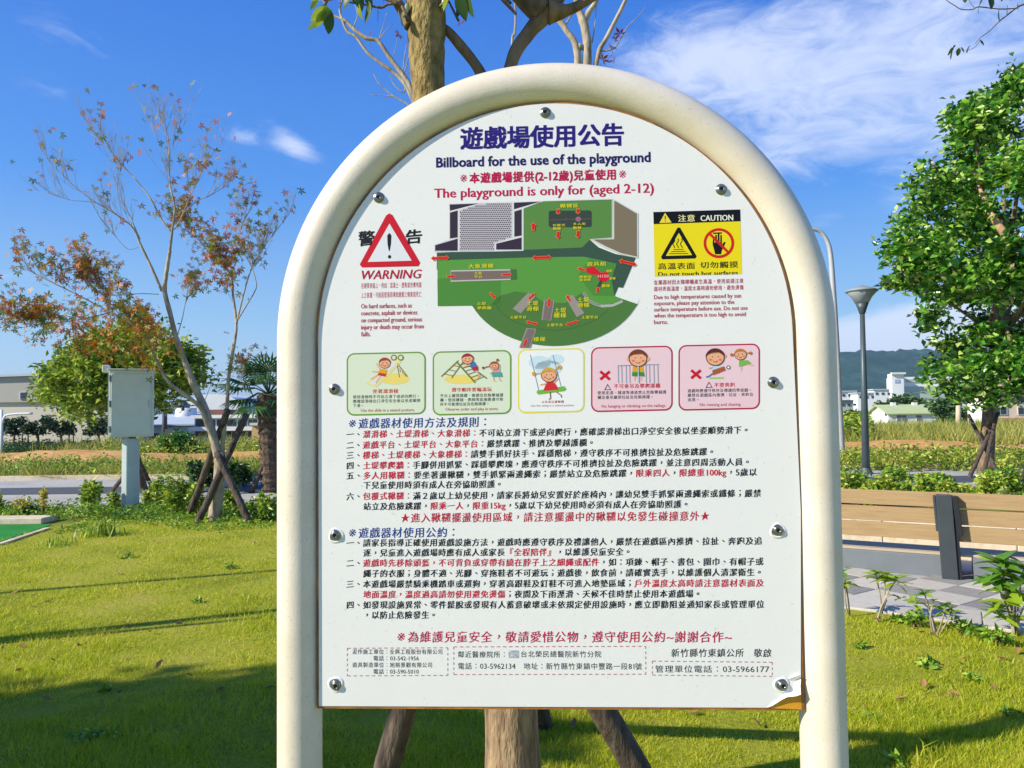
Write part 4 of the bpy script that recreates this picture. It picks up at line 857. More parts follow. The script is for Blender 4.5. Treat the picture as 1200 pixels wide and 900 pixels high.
pts_ = np.array([at(x, y, ym - .02) for x, y in [(435, 36), (468, 40), (385, 1), (453, 60), (724, 43), (727, 40), (720, 46), (717, 58), (719, 55), (713, 66), (706, 70), (720, 70), (712, 72), (538, 30), (540, 27)]])
stars('foliage', pts_, .045 * kq, m_leaf_red, maple2)

# ================================================================== LEFT: cabinet, sparse maple, trees
cb = G(150, 601); cab = thing('utility_cabinet', 'grey metal utility cabinet on a thick steel post', 'cabinet', cb)
Yc = cb.y; k = Yc / F; b = MB()
x0, x1 = at(143, 560, Yc).x, at(163, 560, Yc).x; zt = at(150, 514, Yc).z; rc = (x1 - x0) / 2; xc = (x0 + x1) / 2
b.lathe([(rc * 1.02, -.1), (rc, .02), (rc * .98, zt)], 8, (xc, Yc, 0)); b.build('post', m_steel, cab, bevel=.01)
MB().box(xc - rc * 1.5, xc + rc * 1.5, Yc - rc * 1.5, Yc + rc * 1.5, -.05, .05).build('base_plate', m_steel, cab, bevel=.01)
tl, br = at(131, 435, Yc), at(177, 512, Yc); z1, z0 = tl.z, at(131, 512, Yc).z; ca = R(22)
Mx = Matrix.Translation(((tl.x + br.x) / 2, Yc + .02, 0)) @ Matrix.Rotation(ca, 4, 'Z'); w = (br.x - tl.x) / 2 * .98
m_bmetal0 = mat('dull_metal', srgb('8c928e'), .5, .1, 10, metal=.3)
m_cab = mat('cabinet_paint', srgb('dde0d8'), .5, .05, 5, .05, metal=.1)
MB().box(-w, w, -.14, .14, z0, z1, Mx).build('cabinet_box', m_cab, cab, bevel=.008)
dr = MB().box(-w + .03, w - .03, -.156, -.1405, z0 + .03, z1 - .05, Mx).build('door', m_cab, cab, bevel=.006)
MB().box(w - .075, w - .055, -.175, -.1565, (z0 + z1) / 2 - .06, (z0 + z1) / 2 + .06, Mx).build('handle', m_steel, dr)
for hz_ in (.12, .5, .88): MB().box(-w + .004, -w + .026, -.165, -.1405, z0 + (z1 - z0) * hz_ - .05, z0 + (z1 - z0) * hz_ + .05, Mx).build('hinge', m_bmetal0, cab)
MB().box(-w + .1, w - .1, -.1575, -.1565, z1 - .16, z1 - .10, Mx).build('vent_strip', m_cab, dr)
MB().box(-w - .02, w + .02, -.175, .16, z1 + .001, z1 + .03, Mx).build('rain_hood', m_cab, cab, bevel=.006)
MB().box(-w - .11, -w - .001, -.10, .06, z1 - .03, z1 + .09, Mx).build('bracket', m_white, cab, bevel=.01)
MB().box(-w - .02, -w - .0011, -.12, .12, z0 + .02, z1 - .04, Mx).build('side_panel', m_steel, cab)

mbs = G(251, 611); sm_ = thing('sparse_maple_tree', 'staked maple with thin bare twigs and few orange leaves beside the cabinet', 'tree', mbs); Y = mbs.y
b = MB(); stem(b, [mbs - Vector((0, 0, .1))] + pl([(252, 600), (257, 560), (258, 530)], Y), [.105, .095, .085, .08], 14, 5)
stem(b, pl([(256, 535), (252, 520), (241, 482), (227, 451), (215, 420), (207, 398), (199, 366), (193, 341), (195, 320), (199, 294)], Y), [.075, .066, .060, .052, .042, .038, .036, .034, .030, .026], 12, 4, .05)
b.build('trunk', m_bark_pale, sm_, smooth=True)
b = MB(); E_ = []; limbs = [
 ([(199, 294), (202, 269), (205, 244), (201, 225), (199, 213), (198, 182), (197, 160), (192, 146), (186, 138)], .026, .002, 7, .0),
 ([(198, 165), (194, 145), (196, 131)], .006, .002, 3, .1), ([(198, 185), (206, 160), (212, 142)], .006, .002, 4, .1), ([(199, 200), (188, 170), (176, 143)], .005, .002, 3, -.1), 
 ([(190, 341), (176, 310), (164, 285), (160, 274), (152, 263), (134, 250), (112, 237), (94, 224), (75, 207), (56, 188)], .028, .003, 12, -.25),
 ([(114, 238), (100, 236), (80, 234), (56, 226)], .006, .002, 4, -.3),
 ([(164, 280), (156, 262), (146, 240), (137, 223), (140, 205), (141, 192)], .013, .003, 6, .2),
 ([(202, 273), (190, 258), (176, 232), (162, 214), (150, 200), (140, 190), (126, 172), (106, 157)], .02, .003, 12, .25),
 ([(204, 269), (212, 256), (222, 232), (233, 208), (240, 190), (246, 173)], .014, .003, 8, -.1),
 ([(208, 262), (215, 250), (230, 236), (245, 230), (258, 222), (268, 216)], .012, .003, 7, .3),
 ([(162, 290), (150, 292), (138, 280), (128, 268), (118, 258)], .006, .002, 4, -.1),
 ([(186, 345), (166, 344), (140, 346), (116, 345), (100, 330), (92, 322)], .008, .003, 5, -.3),
 ([(258, 530), (246, 506), (235, 478), (216, 462), (198, 448), (186, 428), (177, 408), (165, 390), (150, 376), (124, 363), (90, 345), (55, 328), (24, 312)], .05, .004, 16, -.45),
 ([(170, 398), (150, 380), (120, 345), (100, 332)], .012, .003, 8, -.2), ([(130, 366), (90, 375), (50, 380), (18, 385)], .012, .002, 9, -.6),
 ([(260, 540), (262, 510), (266, 481), (268, 442), (275, 400), (277, 378), (273, 345), (271, 322), (258, 308), (247, 298), (236, 285), (226, 275), (215, 268)], .045, .003, 14, .25),
 ([(277, 380), (284, 350), (292, 322), (298, 308), (306, 294), (322, 272), (339, 251)], .02, .003, 14, .35),
 ([(279, 374), (290, 356), (300, 338), (299, 326), (295, 313), (288, 300), (280, 285), (284, 262), (292, 246)], .015, .003, 13, .1),
 ([(207, 396), (214, 372), (218, 352), (224, 342)], .01, .003, 8, .3), ([(240, 470), (252, 440), (262, 436), (268, 442)], .006, .004, 2, .1)]
for i, (l, r0, r1, nt, dy) in enumerate(limbs):
    q = pl(l, Y, [dy * t / (len(l) - 1) * 1.3 for t in range(len(l))]); stem(b, q, [r0 * .8, (r0 + r1) * .38, r1 * .8], 7, 3, .05)
    e = twigs(b, q[len(q) // 4:], max(.0045, r1 * 1.1), 2, i, .75, .46, int(nt * 1.6), .9, 4); E_.append((i, e))
b.build('branch', m_bark_pale, sm_, smooth=True)
m_maple = leafmat('autumn_leaf', [srgb('4f761a'), srgb('7f9424'), srgb('b48a24'), srgb('d87a22'), srgb('a8401f')], .30, .5, .35, .9)
pp = []
for i, e in E_:
    f_ = {12: .6, 13: .7, 14: .8, 15: .9, 16: .2, 17: .42, 18: .5, 19: .7, 11: .45, 0: .10, 6: .04, 7: .10, 8: .3, 9: .12, 4: .07}.get(i, .12) if True else 0
    for v_ in e:
        if random.random() < f_ * .8:
            for _ in range(2 if f_ > .5 else 1): pp.append(np.array(v_) + RNG.normal(size=3) * .07)
dens = crown_points([(20, 392), (34, 362), (70, 340), (120, 338), (180, 350), (214, 385), (214, 420), (196, 446), (160, 440), (110, 424), (60, 414)], Y - .3, .8, 120, 6, .26, 5)
pp = np.concatenate([np.array(pp), dens])
stars('foliage', pp, .078, m_maple, sm_, 5, .6)
for a, c in [((231, 614), (289, 485)), ((293, 614), (254, 530)), ((244, 590), (267, 480))]:
    pole([G(*a) if c[0] != 267 else Vector((G(240, 600).x, Y + .5, 0)), at(*c, Y + (.15 if c[0] == 289 else -.05))], .055, .05, sm_)

def tree(name, label, cat, px, py , crown_poly, thick, n, per, blob_, leafsize, lm, trunk_r=.1, limbs=7, seed=1, group=None, Yoff=0.0, shell=.5, bark=m_bark, aspect=.5, stakes=(), trunk_top=None, base=None, gap=0):
    g_ = base or G(px, py); Y = g_.y + Yoff; t = thing(name, label, cat, g_, 0, group); rr = random.Random(seed)
    P_ = crown_points(crown_poly, Y, thick, n, per, blob_, seed, shell, gap); c = Vector(P_.mean(0)); lo = P_[:, 2].min()
    top = Vector((c.x, Y, lo + (c.z - lo) * .5)) if trunk_top is None else trunk_top
    b = MB(); mid = g_.lerp(top, .5) + Vector((rr.uniform(-.1, .1) * trunk_r * 5, 0, 0))
    stem(b, [g_ - Vector((0, 0, .15)), g_.lerp(mid, .5), mid, top], [trunk_r * 1.25, trunk_r, trunk_r * .85, trunk_r * .65], 10, 4, .05)
    b.build('trunk', bark, t, smooth=True)
    b = MB()
    for i in range(limbs):
        e = Vector(P_[rr.randrange(len(P_))]); s_ = mid.lerp(top, rr.uniform(.3, 1)); stem(b, [s_, s_.lerp(e, .5) + Vector((0, 0, -.06 * (e - s_).length + .12)), e], [trunk_r * .5, trunk_r * .3, trunk_r * .1], 6, 3)
    b.build('limb', bark, t, smooth=True)
    leaves('crown', P_, leafsize, lm, t, aspect, .6)
    for a, q in stakes: pole([G(*a), q], .045, .04, t)
    return t, P_
m_green = leafmat('green_leaf', [srgb('3f6a1e'), srgb('7a9c32'), srgb('acbf40'), srgb('ccd256')], .35, .4, .25, 1.2)
tree('round_tree', 'bushy bright green tree standing behind the utility cabinet', 'tree', 168, 574, [(40, 452), (52, 425), (72, 400), (100, 392), (135, 372), (180, 372), (215, 385), (240, 405), (250, 440), (236, 462), (214, 478), (188, 482), (168, 492), (120, 490), (96, 505), (74, 490), (48, 480)], 1.6, 150, 120, .36, .13, m_green, .10, 9, 3, stakes=[((128, 580), at(150, 552, 14.8)), ((180, 574), at(158, 530, 15.2))])

# palm
pb = G(317, 577); palm = thing('fan_palm_tree', 'staked fan palm with dark fronds partly behind the left post', 'palm', pb); Yp = pb.y
b = MB(); q = pl([(317, 579), (316, 550), (314, 510), (313, 480), (316, 462)], Yp); ks = smooth_path(q, 10)
b.tube(ks, [.17 * (1 + .16 * ((i % 3) == 0)) * (1.25 if i > 26 else 1) for i in range(len(ks))], 12); b.build('trunk', mat('palm_trunk', srgb('6d5b49'), .95, .4, 20, 1.0, 50, c2=srgb('2e261f')), palm, smooth=False)
m_palm = leafmat('palm_frond', [srgb('1f3f1a'), srgb('335f24'), srgb('568236')], .25, .35)
top = at(315, 462, Yp); rr = random.Random(4)
for i in range(26):
    az_ = i * 2.399; el = rr.uniform(-.35, 1.15); d = Vector((math.cos(az_) * math.cos(el), math.sin(az_) * math.cos(el), math.sin(el))); s_ = rr.uniform(.42, .65)
    hub = top + d * s_ + Vector((0, 0, -.05)); b = MB(); b.tube([top, top + d * s_ * .5 + Vector((0, 0, .05)), hub], .012, 5)
    side = d.cross(Vector((0, 0, 1))).normalized(); upv = side.cross(d).normalized()
    for j in range(17):
        a = (j - 8) * .19; e = (d * math.cos(a) + side * math.sin(a)).normalized(); L_ = .60 * math.cos(a * .45); w = .022
        m_ = hub + e * L_ * .6 - Vector((0, 0, .02)); tip = hub + e * L_ - Vector((0, 0, .14 * rr.uniform(.6, 1.8))); n_ = e.cross(upv).normalized() * w
        b.add([hub, m_ + n_, tip, m_ - n_, m_ + upv * .012], [(0, 1, 4), (1, 2, 4), (2, 3, 4), (3, 0, 4)])
    b.build('frond', m_palm, palm)
pole([G(294, 578), at(322, 516, Yp - .05)], .055, .05, palm); pole([G(330, 575), at(318, 522, Yp + .1)], .05, .045, palm)

# ================================================================== PLANTING ON THE LEFT
m_bush = leafmat('bush_leaf', [srgb('4a7a26'), srgb('84a834'), srgb('bccb46'), srgb('dcdc6a')], .35, .35, .35, 2.5)
m_bushd = leafmat('dark_bush_leaf', [srgb('1d3a1a'), srgb('2f5426'), srgb('4f7a32')], .3, .35, .2, 2)
m_yel = leafmat('yellow_leaf', [srgb('a8a83a'), srgb('d8c83c'), srgb('e8cf6a')], .4, .45)
m_cover = leafmat('ground_cover_leaf', [srgb('558628'), srgb('86ae34'), srgb('b2c844')], .35, .4, .3, 3)
def shrub(name, label, px, py, w, h, lm, n=420, ls=.075, group=None, seed=0, cat='shrub', stems=6, depth=None, upb=.5, clumps=9):
    """w, h: size in picture pixels; a rounded bush of leaf clumps on a few stems"""
    g_ = G(px, py); k = g_.y / F; W_, H_ = w * k / 2, h * k; t = thing(name, label, cat, g_, 0, group); r2 = np.random.default_rng(seed + 100)
    cs = []; 
    for i in range(clumps):
        a = r2.uniform(0, 2 * math.pi); q = math.sqrt(r2.uniform(0, 1)); z = r2.uniform(.25, .88)
        q *= math.sqrt(max(.1, 1 - (2 * z - .95) ** 2)); cs.append(np.array([g_.x + math.cos(a) * q * W_ * .75, g_.y + math.sin(a) * q * (depth or W_) * .75, z * H_]))
    P_ = np.concatenate([c + np.clip(r2.normal(size=(n // clumps, 3)) * .42, -1, 1) * [W_ * .42, (depth or W_) * .42, H_ * .24] for c in cs]); P_[:, 2] = np.clip(P_[:, 2], .02, None)
    leaves('foliage', P_, ls, lm, t, .5, upb)
    b = MB()
    for i in range(stems):
        c = Vector(cs[i % clumps]); b.tube([g_ + Vector((random.uniform(-.04, .04), 0, -.03)), g_.lerp(c, .5) + Vector((0, 0, H_ * .08)), c], [.014, .010, .005], 5)
    b.build('stem', m_bark, t); return t
shrub('shrub', 'upright leafy green shrub just left of the grey cabinet post', 107, 604, 27, 38, m_bush, 700, .085, seed=1)
shrub('shrub', 'small bright green shrub touching the left side of the cabinet post', 134, 598, 18, 20, m_bush, 260, .07, seed=2)
shrub('shrub', 'low pale yellow flowering shrub near the beige kerb', 24, 606, 22, 26, m_yel, 260, .055, seed=3)
shrub('shrub', 'tall thin yellow croton standing alone beside the path', 50, 603, 9, 34, m_yel, 90, .07, seed=4, stems=2, clumps=3)
shrub('shrub', 'small dark green shrub beside the pale yellow flowering one', 36, 607, 20, 15, m_bushd, 260, .06, seed=5)
shrub('shrub', 'leafy green shrub right behind the cabinet post foot', 182, 597, 30, 42, m_bush, 700, .085, seed=6)
shrub('shrub', 'widest yellow green shrub between the cabinet and the maple', 208, 603, 44, 48, m_bush, 1100, .085, seed=7, clumps=14)
shrub('shrub', 'yellow green shrub crowding the left stake of the maple', 232, 604, 26, 36, m_bush, 600, .085, seed=8)
shrub('shrub', 'dark dense rounded shrub behind the crossing stakes of the maple', 276, 578, 30, 38, m_bushd, 1100, .10, seed=9, clumps=14)
shrub('shrub', 'yellow green shrub between the maple trunk and its right stake', 272, 603, 22, 30, m_bush, 420, .08, seed=10)
shrub('shrub', 'loose yellow green shrub against the left post of the notice board', 308, 611, 34, 32, m_bush, 560, .085, seed=11)
shrub('shrub', 'loose shrub half hidden behind the left post of the notice board', 335, 606, 26, 30, m_bush, 400, .085, seed=12)
shrub('shrub', 'dull green shrub at the far side of the path behind the maple', 236, 577, 46, 34, m_bushd, 800, .10, seed=13)
shrub('shrub', 'small shrub cut by the left edge of the picture', -2, 604, 12, 26, m_bush, 200, .07, seed=14)
def cover(name, label, poly, n, ls, h, lm, cat='ground cover'):
    xs_ = [p_[0] for p_ in poly]; ys_ = [p_[1] for p_ in poly]; P_ = []
    while len(P_) < n:
        x, y = RNG.uniform(min(xs_), max(xs_)), RNG.uniform(min(ys_), max(ys_))
        if inpoly(x, y, poly): q = G(x, y); P_.append((q.x, q.y, RNG.uniform(.01, h) * (1 + .6 * math.sin(q.x * 4.1) * math.sin(q.x * 1.7 + q.y * 3))))
    o = leaves(name, P_, ls, lm, None, .45, .9); return tag(o, label, cat, kind='stuff')
cover('ground_cover', 'low leafy weeds filling the planting strip beyond the lawn', [(-120, 600), (90, 597), (330, 594), (480, 600), (480, 612), (330, 611), (90, 611), (-120, 612)], 9000, .06, .16, m_cover)
cover('lawn_weeds', 'brighter weeds spreading from the bed into the back of the lawn', [(110, 608), (200, 604), (330, 604), (330, 620), (240, 624), (150, 616), (60, 628)], 2600, .05, .07, m_cover)
def tuft(label, px, py, n, h, lm=m_cover, name='grass_tuft', spread=.06, w=.006, cat='grass tuft'):
    g_ = G(px, py); V = []; Fa = []
    for i in range(n):
        a = random.uniform(0, 6.283); l = random.uniform(.15, .9); hh = h * random.uniform(.5, 1.1); b0 = Vector((g_.x + random.gauss(0, spread), g_.y + random.gauss(0, spread), 0)); d = Vector((math.cos(a), math.sin(a), 0)); s_ = Vector((-d.y, d.x, 0)) * w
        k = len(V); V += [b0 - s_, b0 + s_, b0 + d * l * hh * .3 + Vector((0, 0, hh * .6)) + s_ * .8, b0 + d * l * hh * .3 + Vector((0, 0, hh * .6)) - s_ * .8, b0 + d * l * hh + Vector((0, 0, hh * .85))]; Fa += [(k, k + 1, k + 2), (k, k + 2, k + 3), (k + 3, k + 2, k + 4)]
    o = fastmesh(name, np.array([tuple(v_) for v_ in V]), np.array(Fa), lm); return tag(o, label, cat, kind='stuff')
tuft('spiky dark green grass tuft on the lawn below the cabinet', 115, 629, 120, .26, m_bush, spread=.12, w=.010)
tuft('low grass tuft near the corner of the green play surface', 66, 640, 60, .13, m_cover, spread=.12)

# ================================================================== LEFT DISTANCE
def hz(name, x0, x1, base_py, base_px=None): pass
def block(b, px0, px1, pyt, Y, dep, z0=0.0, pyb=None):
    a, c = at(px0, pyt, Y), at(px1, pyt, Y); zb = z0 if pyb is None else at((px0 + px1) / 2, pyb, Y).z
    return b.box(a.x, c.x, Y, Y + dep, zb, (a.z + c.z) / 2)
def bpart(name, parent, m, px0, px1, py0, py1, Y, t=.06, bevel=0.0):
    """a piece standing proud of a wall whose face is at Y"""
    a, c = at(px0, py0, Y), at(px1, py1, Y); return MB().box(a.x, c.x, Y - t, Y - .002, c.z, a.z).build(name, m, parent, bevel=bevel)
m_ware = mat('warehouse_cladding', srgb('d6cdb8'), .8, .04, .6); m_wared = mat('warehouse_upper', srgb('b0aea2'), .8, .04, .6); m_roofw = mat('pale_roof', srgb('b8c4cc'), .6, .08, 1.5)
m_frame = mat('window_frame', srgb('c9ccd0'), .6, .05)
YW = 40.5; ware = thing('warehouse', 'big grey and beige warehouse at the left edge beyond the road', 'building', (at(40, 530, YW).x, YW, 0))
b = MB(); a, c = at(-170, 468, YW), at(128, 466, YW); b.box(a.x, c.x, YW, YW + 4.5, 0, 2.5); b.build('wall', m_ware, ware)
b = MB(); t0, t1 = at(-170, 448, YW), at(40, 441, YW); t2 = at(132, 455, YW)
b.add([(t0.x, YW - .15, 2.5), (t2.x, YW - .15, 2.5), (t2.x, YW - .15, t2.z), (t1.x, YW - .15, t1.z), (t0.x, YW - .15, t0.z)] + [(t0.x, YW + 4.5, 2.5), (t2.x, YW + 4.5, 2.5), (t2.x, YW + 4.5, t2.z), (t1.x, YW + 4.5, t1.z), (t0.x, YW + 4.5, t0.z)],
      [(0, 1, 2, 3, 4), (9, 8, 7, 6, 5), (0, 5, 6, 1), (1, 6, 7, 2), (2, 7, 8, 3), (3, 8, 9, 4), (4, 9, 5, 0)]); b.build('upper_wall', m_wared, ware)
b = MB()
for p0, p1 in ((t0, t1), (t1, t2)): b.add([(p0.x, YW - .35, p0.z + .01), (p1.x, YW - .35, p1.z + .01), (p1.x, YW + 4.5, p1.z + .01), (p0.x, YW + 4.5, p0.z + .01), (p0.x, YW - .35, p0.z + .13), (p1.x, YW - .35, p1.z + .13), (p1.x, YW + 4.5, p1.z + .13), (p0.x, YW + 4.5, p0.z + .13)], [(0, 3, 2, 1), (4, 5, 6, 7), (0, 1, 5, 4), (1, 2, 6, 5), (2, 3, 7, 6), (3, 0, 4, 7)])
b.build('roof', m_roofw, ware)
for q in [(24, 30, 460, 467), (48, 60, 518, 526), (99, 111, 516, 524), (84, 94, 460, 466)]:
    w_ = bpart('window', ware, m_frame, q[0] - .7, q[1] + .7, q[2] - .7, q[3] + .7, YW - (.15 if q[2] < 480 else 0)); bpart('pane', w_, m_glass, *q, YW - (.15 if q[2] < 480 else 0) - .06, .02)
for i, x in enumerate((20, 26, 73, 78, 120)):
    pass
# low factory, building with dark openings, tan building
YF = 47.0; fac = thing('low_factory', 'long low factory with a pale blue grey roof behind the round green bush', 'building', (at(200, 520, YF).x, YF, 0))
b = MB(); a, c = at(130, 500, YF), at(236, 500, YF); zt_ = at(190, 499, YF).z; b.box(a.x, c.x, YF, YF + 12, 0, zt_); b.build('wall', m_white, fac)
zr = at(190, 487, YF + 6).z; b = MB(); b.add([(a.x, YF - .3, zt_ + .005), (c.x, YF - .3, zt_ + .005), (c.x, YF + 6, zr), (a.x, YF + 6, zr), (a.x, YF - .3, zt_ + .1), (c.x, YF - .3, zt_ + .1), (c.x, YF + 6, zr + .1), (a.x, YF + 6, zr + .1), (a.x, YF + 12, zt_), (c.x, YF + 12, zt_)], [(0, 3, 2, 1), (4, 5, 6, 7), (0, 1, 5, 4), (3, 0, 4, 7), (1, 2, 6, 5), (7, 6, 9, 8)]); b.build('roof', m_roofw, fac)
for x0_, x1_ in ((132, 150), (153, 168), (171, 186), (189, 205), (208, 222), (225, 234)): bpart('opening', fac, m_glass, x0_, x1_, 508, 515, YF, .04)
for x in (201, 211, 226): bpart('downpipe', fac, m_frame, x, x + .8, 500, 524, YF, .12)
YO = 44.0; off_ = thing('office_building', 'flat roofed building with two dark window rows behind the maple stakes', 'building', (at(262, 525, YO).x, YO, 0))
b = MB(); block(b, 228, 305, 489, YO, 12); b.build('wall', mat('pale_grey_wall', srgb('c4c8cc'), .8, .04, 1), off_)
for y0_, y1_ in ((491, 500), (505, 512)):
    for i in range(6): w_ = bpart('window', off_, m_frame, 229 + i * 12.3, 240.4 + i * 12.3, y0_, y1_, YO, .05); bpart('pane', w_, m_glass, 229.5 + i * 12.3, 239.9 + i * 12.3, y0_ + .5, y1_ - .5, YO - .05, .02)
bpart('sun_shade', off_, m_white, 226, 307, 500.6, 504, YO, .7); bpart('roof_parapet', off_, m_white, 226, 307, 486.5, 489.4, YO, .3)
b = MB(); block(b, 240, 263, 480, YO + 3, 4, pyb=487); b.build('roof_shed', mat('maroon_roof', srgb('8a5a50'), .8, .1), off_)
b = MB(); q = at(247, 475, YO + 10); b.tube([(q.x - .9, YO + 8, q.z - 1.4), (q.x - .9, YO + 8, q.z - .2)], .7, 10); b.build('water_tank', m_white, off_, smooth=True)
cc = at(250, 474, YO + 20); hb = thing('curved_roof_hall', 'white curved roof showing above the flat roofed building', 'building', (cc.x, YO + 20, 0)); b = MB()
for i in range(9):
    pass
vs_ = [(cc.x + 2.6 * math.cos(t), YO + y_, cc.z - .6 + 1.5 * math.sin(t)) for y_ in (20, 26) for t in np.linspace(0, math.pi, 11)]
b.add(vs_, [(i, i + 1, i + 12, i + 11) for i in range(10)] + [tuple(range(11))[::-1], tuple(range(11, 22))]); b.build('roof', m_white, hb, smooth=False)
MB().box(cc.x - 2.5, cc.x + 2.5, YO + 20.05, YO + 25.95, 0, cc.z - .6).build('wall', m_white, hb)
YB = 38.5; tan = thing('tan_building', 'tan rendered building behind the palm trunk', 'building', (at(315, 525, YB).x, YB, 0)); b = MB(); block(b, 295, 380, 497, YB, 9); b.build('wall', mat('tan_wall', srgb('cfa878'), .85, .06, 1), tan); bpart('roof_edge', tan, m_frame, 294, 381, 495.5, 497.5, YB, .2); bpart('door', tan, m_glass, 330, 340, 506, 526, YB, .04)
def simple_pole(name, label, px, base_py, top_py, r, m, cat='pole', group=None, Y=None, toppx=None):
    g_ = G(px, base_py) if Y is None else Vector((at(px, base_py, Y).x, Y, 0)); t = thing(name, label, cat, g_, 0, group); tp_ = at(toppx or px, top_py, g_.y); b = MB(); b.tube([g_ - Vector((0, 0, .1)), tp_], [r, r * .75], 8); b.build('pole', m, t, smooth=True); return t, g_, tp_
m_dkpole = mat('dark_pole', srgb('4a4c50'), .7, .1)
t_, g_, tp_ = simple_pole('power_pole', 'dark utility pole with a crossarm right of the cabinet', 193, 524, 470, .16, m_dkpole)
MB().box(tp_.x - .7, tp_.x + .7, tp_.y - .06, tp_.y + .06, tp_.z - .35, tp_.z - .22).build('crossarm', m_dkpole, t_)
for dx in (-.6, 0, .6): MB().lathe([(.03, 0), (.05, .06), (.03, .14)], 8, (tp_.x + dx, tp_.y, tp_.z - .21)).build('insulator', m_white, t_)
MB().box(tp_.x + .1, tp_.x + .6, tp_.y - .2, tp_.y + .2, tp_.z - 2.4, tp_.z - 1.5).build('transformer_box', m_dkpole, t_)
g_ = Vector((at(213, 490, 62).x, 62, 0)); wt = thing('water_tower', 'small dark water tower on the skyline right of the cabinet', 'tower', g_); q = at(213, 472, 62)
b = MB(); b.lathe([(.55, q.z - 1.1), (.62, q.z - 1.0), (.62, q.z - .2), (.4, q.z + .05), (.1, q.z + .2)], 14, (g_.x, 62, 0)); b.build('tank', mat('tank_blue', srgb('5a6a7c'), .6, .1), wt)
b = MB(); [b.box(g_.x + a_ - .08, g_.x + a_ + .08, 62 + c_ - .08, 62 + c_ + .08, 0, q.z - 1.1) for a_ in (-.6, .6) for c_ in (-.6, .6)]; b.box(g_.x - 1.5, g_.x + 1.5, 61, 63, q.z - 1.5, q.z - 1.11); b.build('stand', m_frame, wt)
def bush_px(name, label, poly, base, thick, n, per, blob_, ls, lm, group=None, tr=.05, seed=2, cat='bush', lim=4):
    return tree(name, label, cat, base[0], base[1], poly, thick, n, per, blob_, ls, lm, tr, lim, seed, group, 0, .5)
m_bushg = leafmat('mid_green_leaf', [srgb('2f5f22'), srgb('4a8430'), srgb('74a440')], .35, .45, .2, .8)
bush_px('round_bush', 'dense round green bush on the waste ground right of the cabinet', [(189, 524), (190, 514), (196, 508), (208, 505), (220, 508), (227, 516), (228, 526), (222, 534), (206, 536), (194, 533)], (208, 537), .9, 60, 110, .30, .13, m_bushg)
bush_px('low_bush', 'low pale bush left of the dense round one', [(160, 530), (166, 526), (178, 525), (190, 528), (192, 537), (175, 538), (161, 537)], (176, 538), .8, 22, 70, .28, .13, m_bush, seed=4)
m_dtree = leafmat('dark_tree_leaf', [srgb('1c3322'), srgb('2c4a2c'), srgb('46663a')], .25, .45, .2, 1)
for i, (x, lab) in enumerate([(14, 'small dark street tree at the left edge before the warehouse'), (47, 'dark street tree leaning left in front of the warehouse window'), (73, 'thin dark street tree showing under the round tree crown'), (118, 'dark street tree seen between the round tree and cabinet')]):
    tree('street_tree', lab, 'tree', x, 529, [(x - 19, 500 + i % 2 * 4), (x - 12, 488), (x - 2, 491), (x + 8, 484 + i), (x + 20, 495), (x + 12, 504), (x + 16, 512), (x - 2, 510), (x - 17, 514)], .9, 20, 60, .27, .17, m_dtree, .07, 6, 20 + i, 'small street trees before the warehouse')
for i, (x, lab) in enumerate([(26, 'thin dark pole between the two left street trees'), (33, 'second thin dark pole beside the left street trees'), (81, 'left one of two close thin poles before the warehouse'), (86, 'right one of two close thin poles before the warehouse')]):
    simple_pole('thin_pole', lab, x, 529, 505 if i < 2 else 499, .035, m_dkpole, group='thin poles before the warehouse')
t_, g_, tp_ = simple_pole('white_gantry', 'white tubular frame at the left edge before the warehouse', 2, 532, 480, .07, m_white, 'frame')
q = at(38, 484.5, g_.y); b = MB(); stem(b, [tp_ - Vector((0, 0, .9)), tp_ + Vector((.12, 0, -.35)), tp_ + Vector((.5, 0, -.22)), q], [.05, .05, .05, .05], 6, 4); b.build('top_bar', m_white, t_, smooth=True)
cover('hedge', 'low dark clipped hedge along the foot of the warehouse', [(4, 527.5), (115, 527.5), (128, 529), (128, 536), (4, 536)], 9000, .12, .42, m_bushd, 'hedge')
cover('weed_patch', 'tall green weeds between the warehouse and the round bush', [(110, 530), (190, 528), (240, 532), (325, 530), (325, 540), (110, 540)], 5200, .14, .55, m_bush, 'weeds')
cover('verge_shrubs', 'rough low shrubs on the far verge of the road', [(-60, 548), (60, 549), (120, 550), (240, 552), (330, 552), (330, 562), (-60, 562)], 5600, .11, .38, m_cover, 'weeds')

# ================================================================== RIGHT: bench, paving, lamps
UA = R(-30.4); U = Vector((math.cos(UA), math.sin(UA), 0)); Vv = Vector((-math.sin(UA), math.cos(UA), 0))
O = G(1110, 681); BM = Matrix.Translation(O) @ Matrix.Rotation(UA, 4, 'Z')     # bench space: x along, y away, z up
bench = thing('bench', 'long bench with tan slatted back and dark grey metal post', 'bench', O, UA); BI = BM.inverted()
def ub(px, py, ly):
    o = BI @ CP; d = BI.to_3x3() @ ray(px, py); return o + d * ((ly - o.y) / d.y)
m_plank = mat('bench_plank', srgb('ac8f64'), .75, .16, 2.2, .35, 30, stretch=(.4, 3, 30)); m_bmetal = mat('bench_metal', srgb('454c50'), .45, .08, 8, .05, metal=.3)
m_plinth = mat('bench_plinth', srgb('70777b'), .7, .06, 6, .1); m_bdark = mat('black_plate', srgb('1d2023'), .5, .1)
PY = .075
xL = ub(940, 600, PY).x; zt = (ub(990, 573, PY).z + ub(1190, 579.5, PY).z) / 2; zb = (ub(990, 628.5, PY).z + ub(1190, 640, PY).z) / 2; hgt_p = (zt - zb) / 3
post_x = 0.0
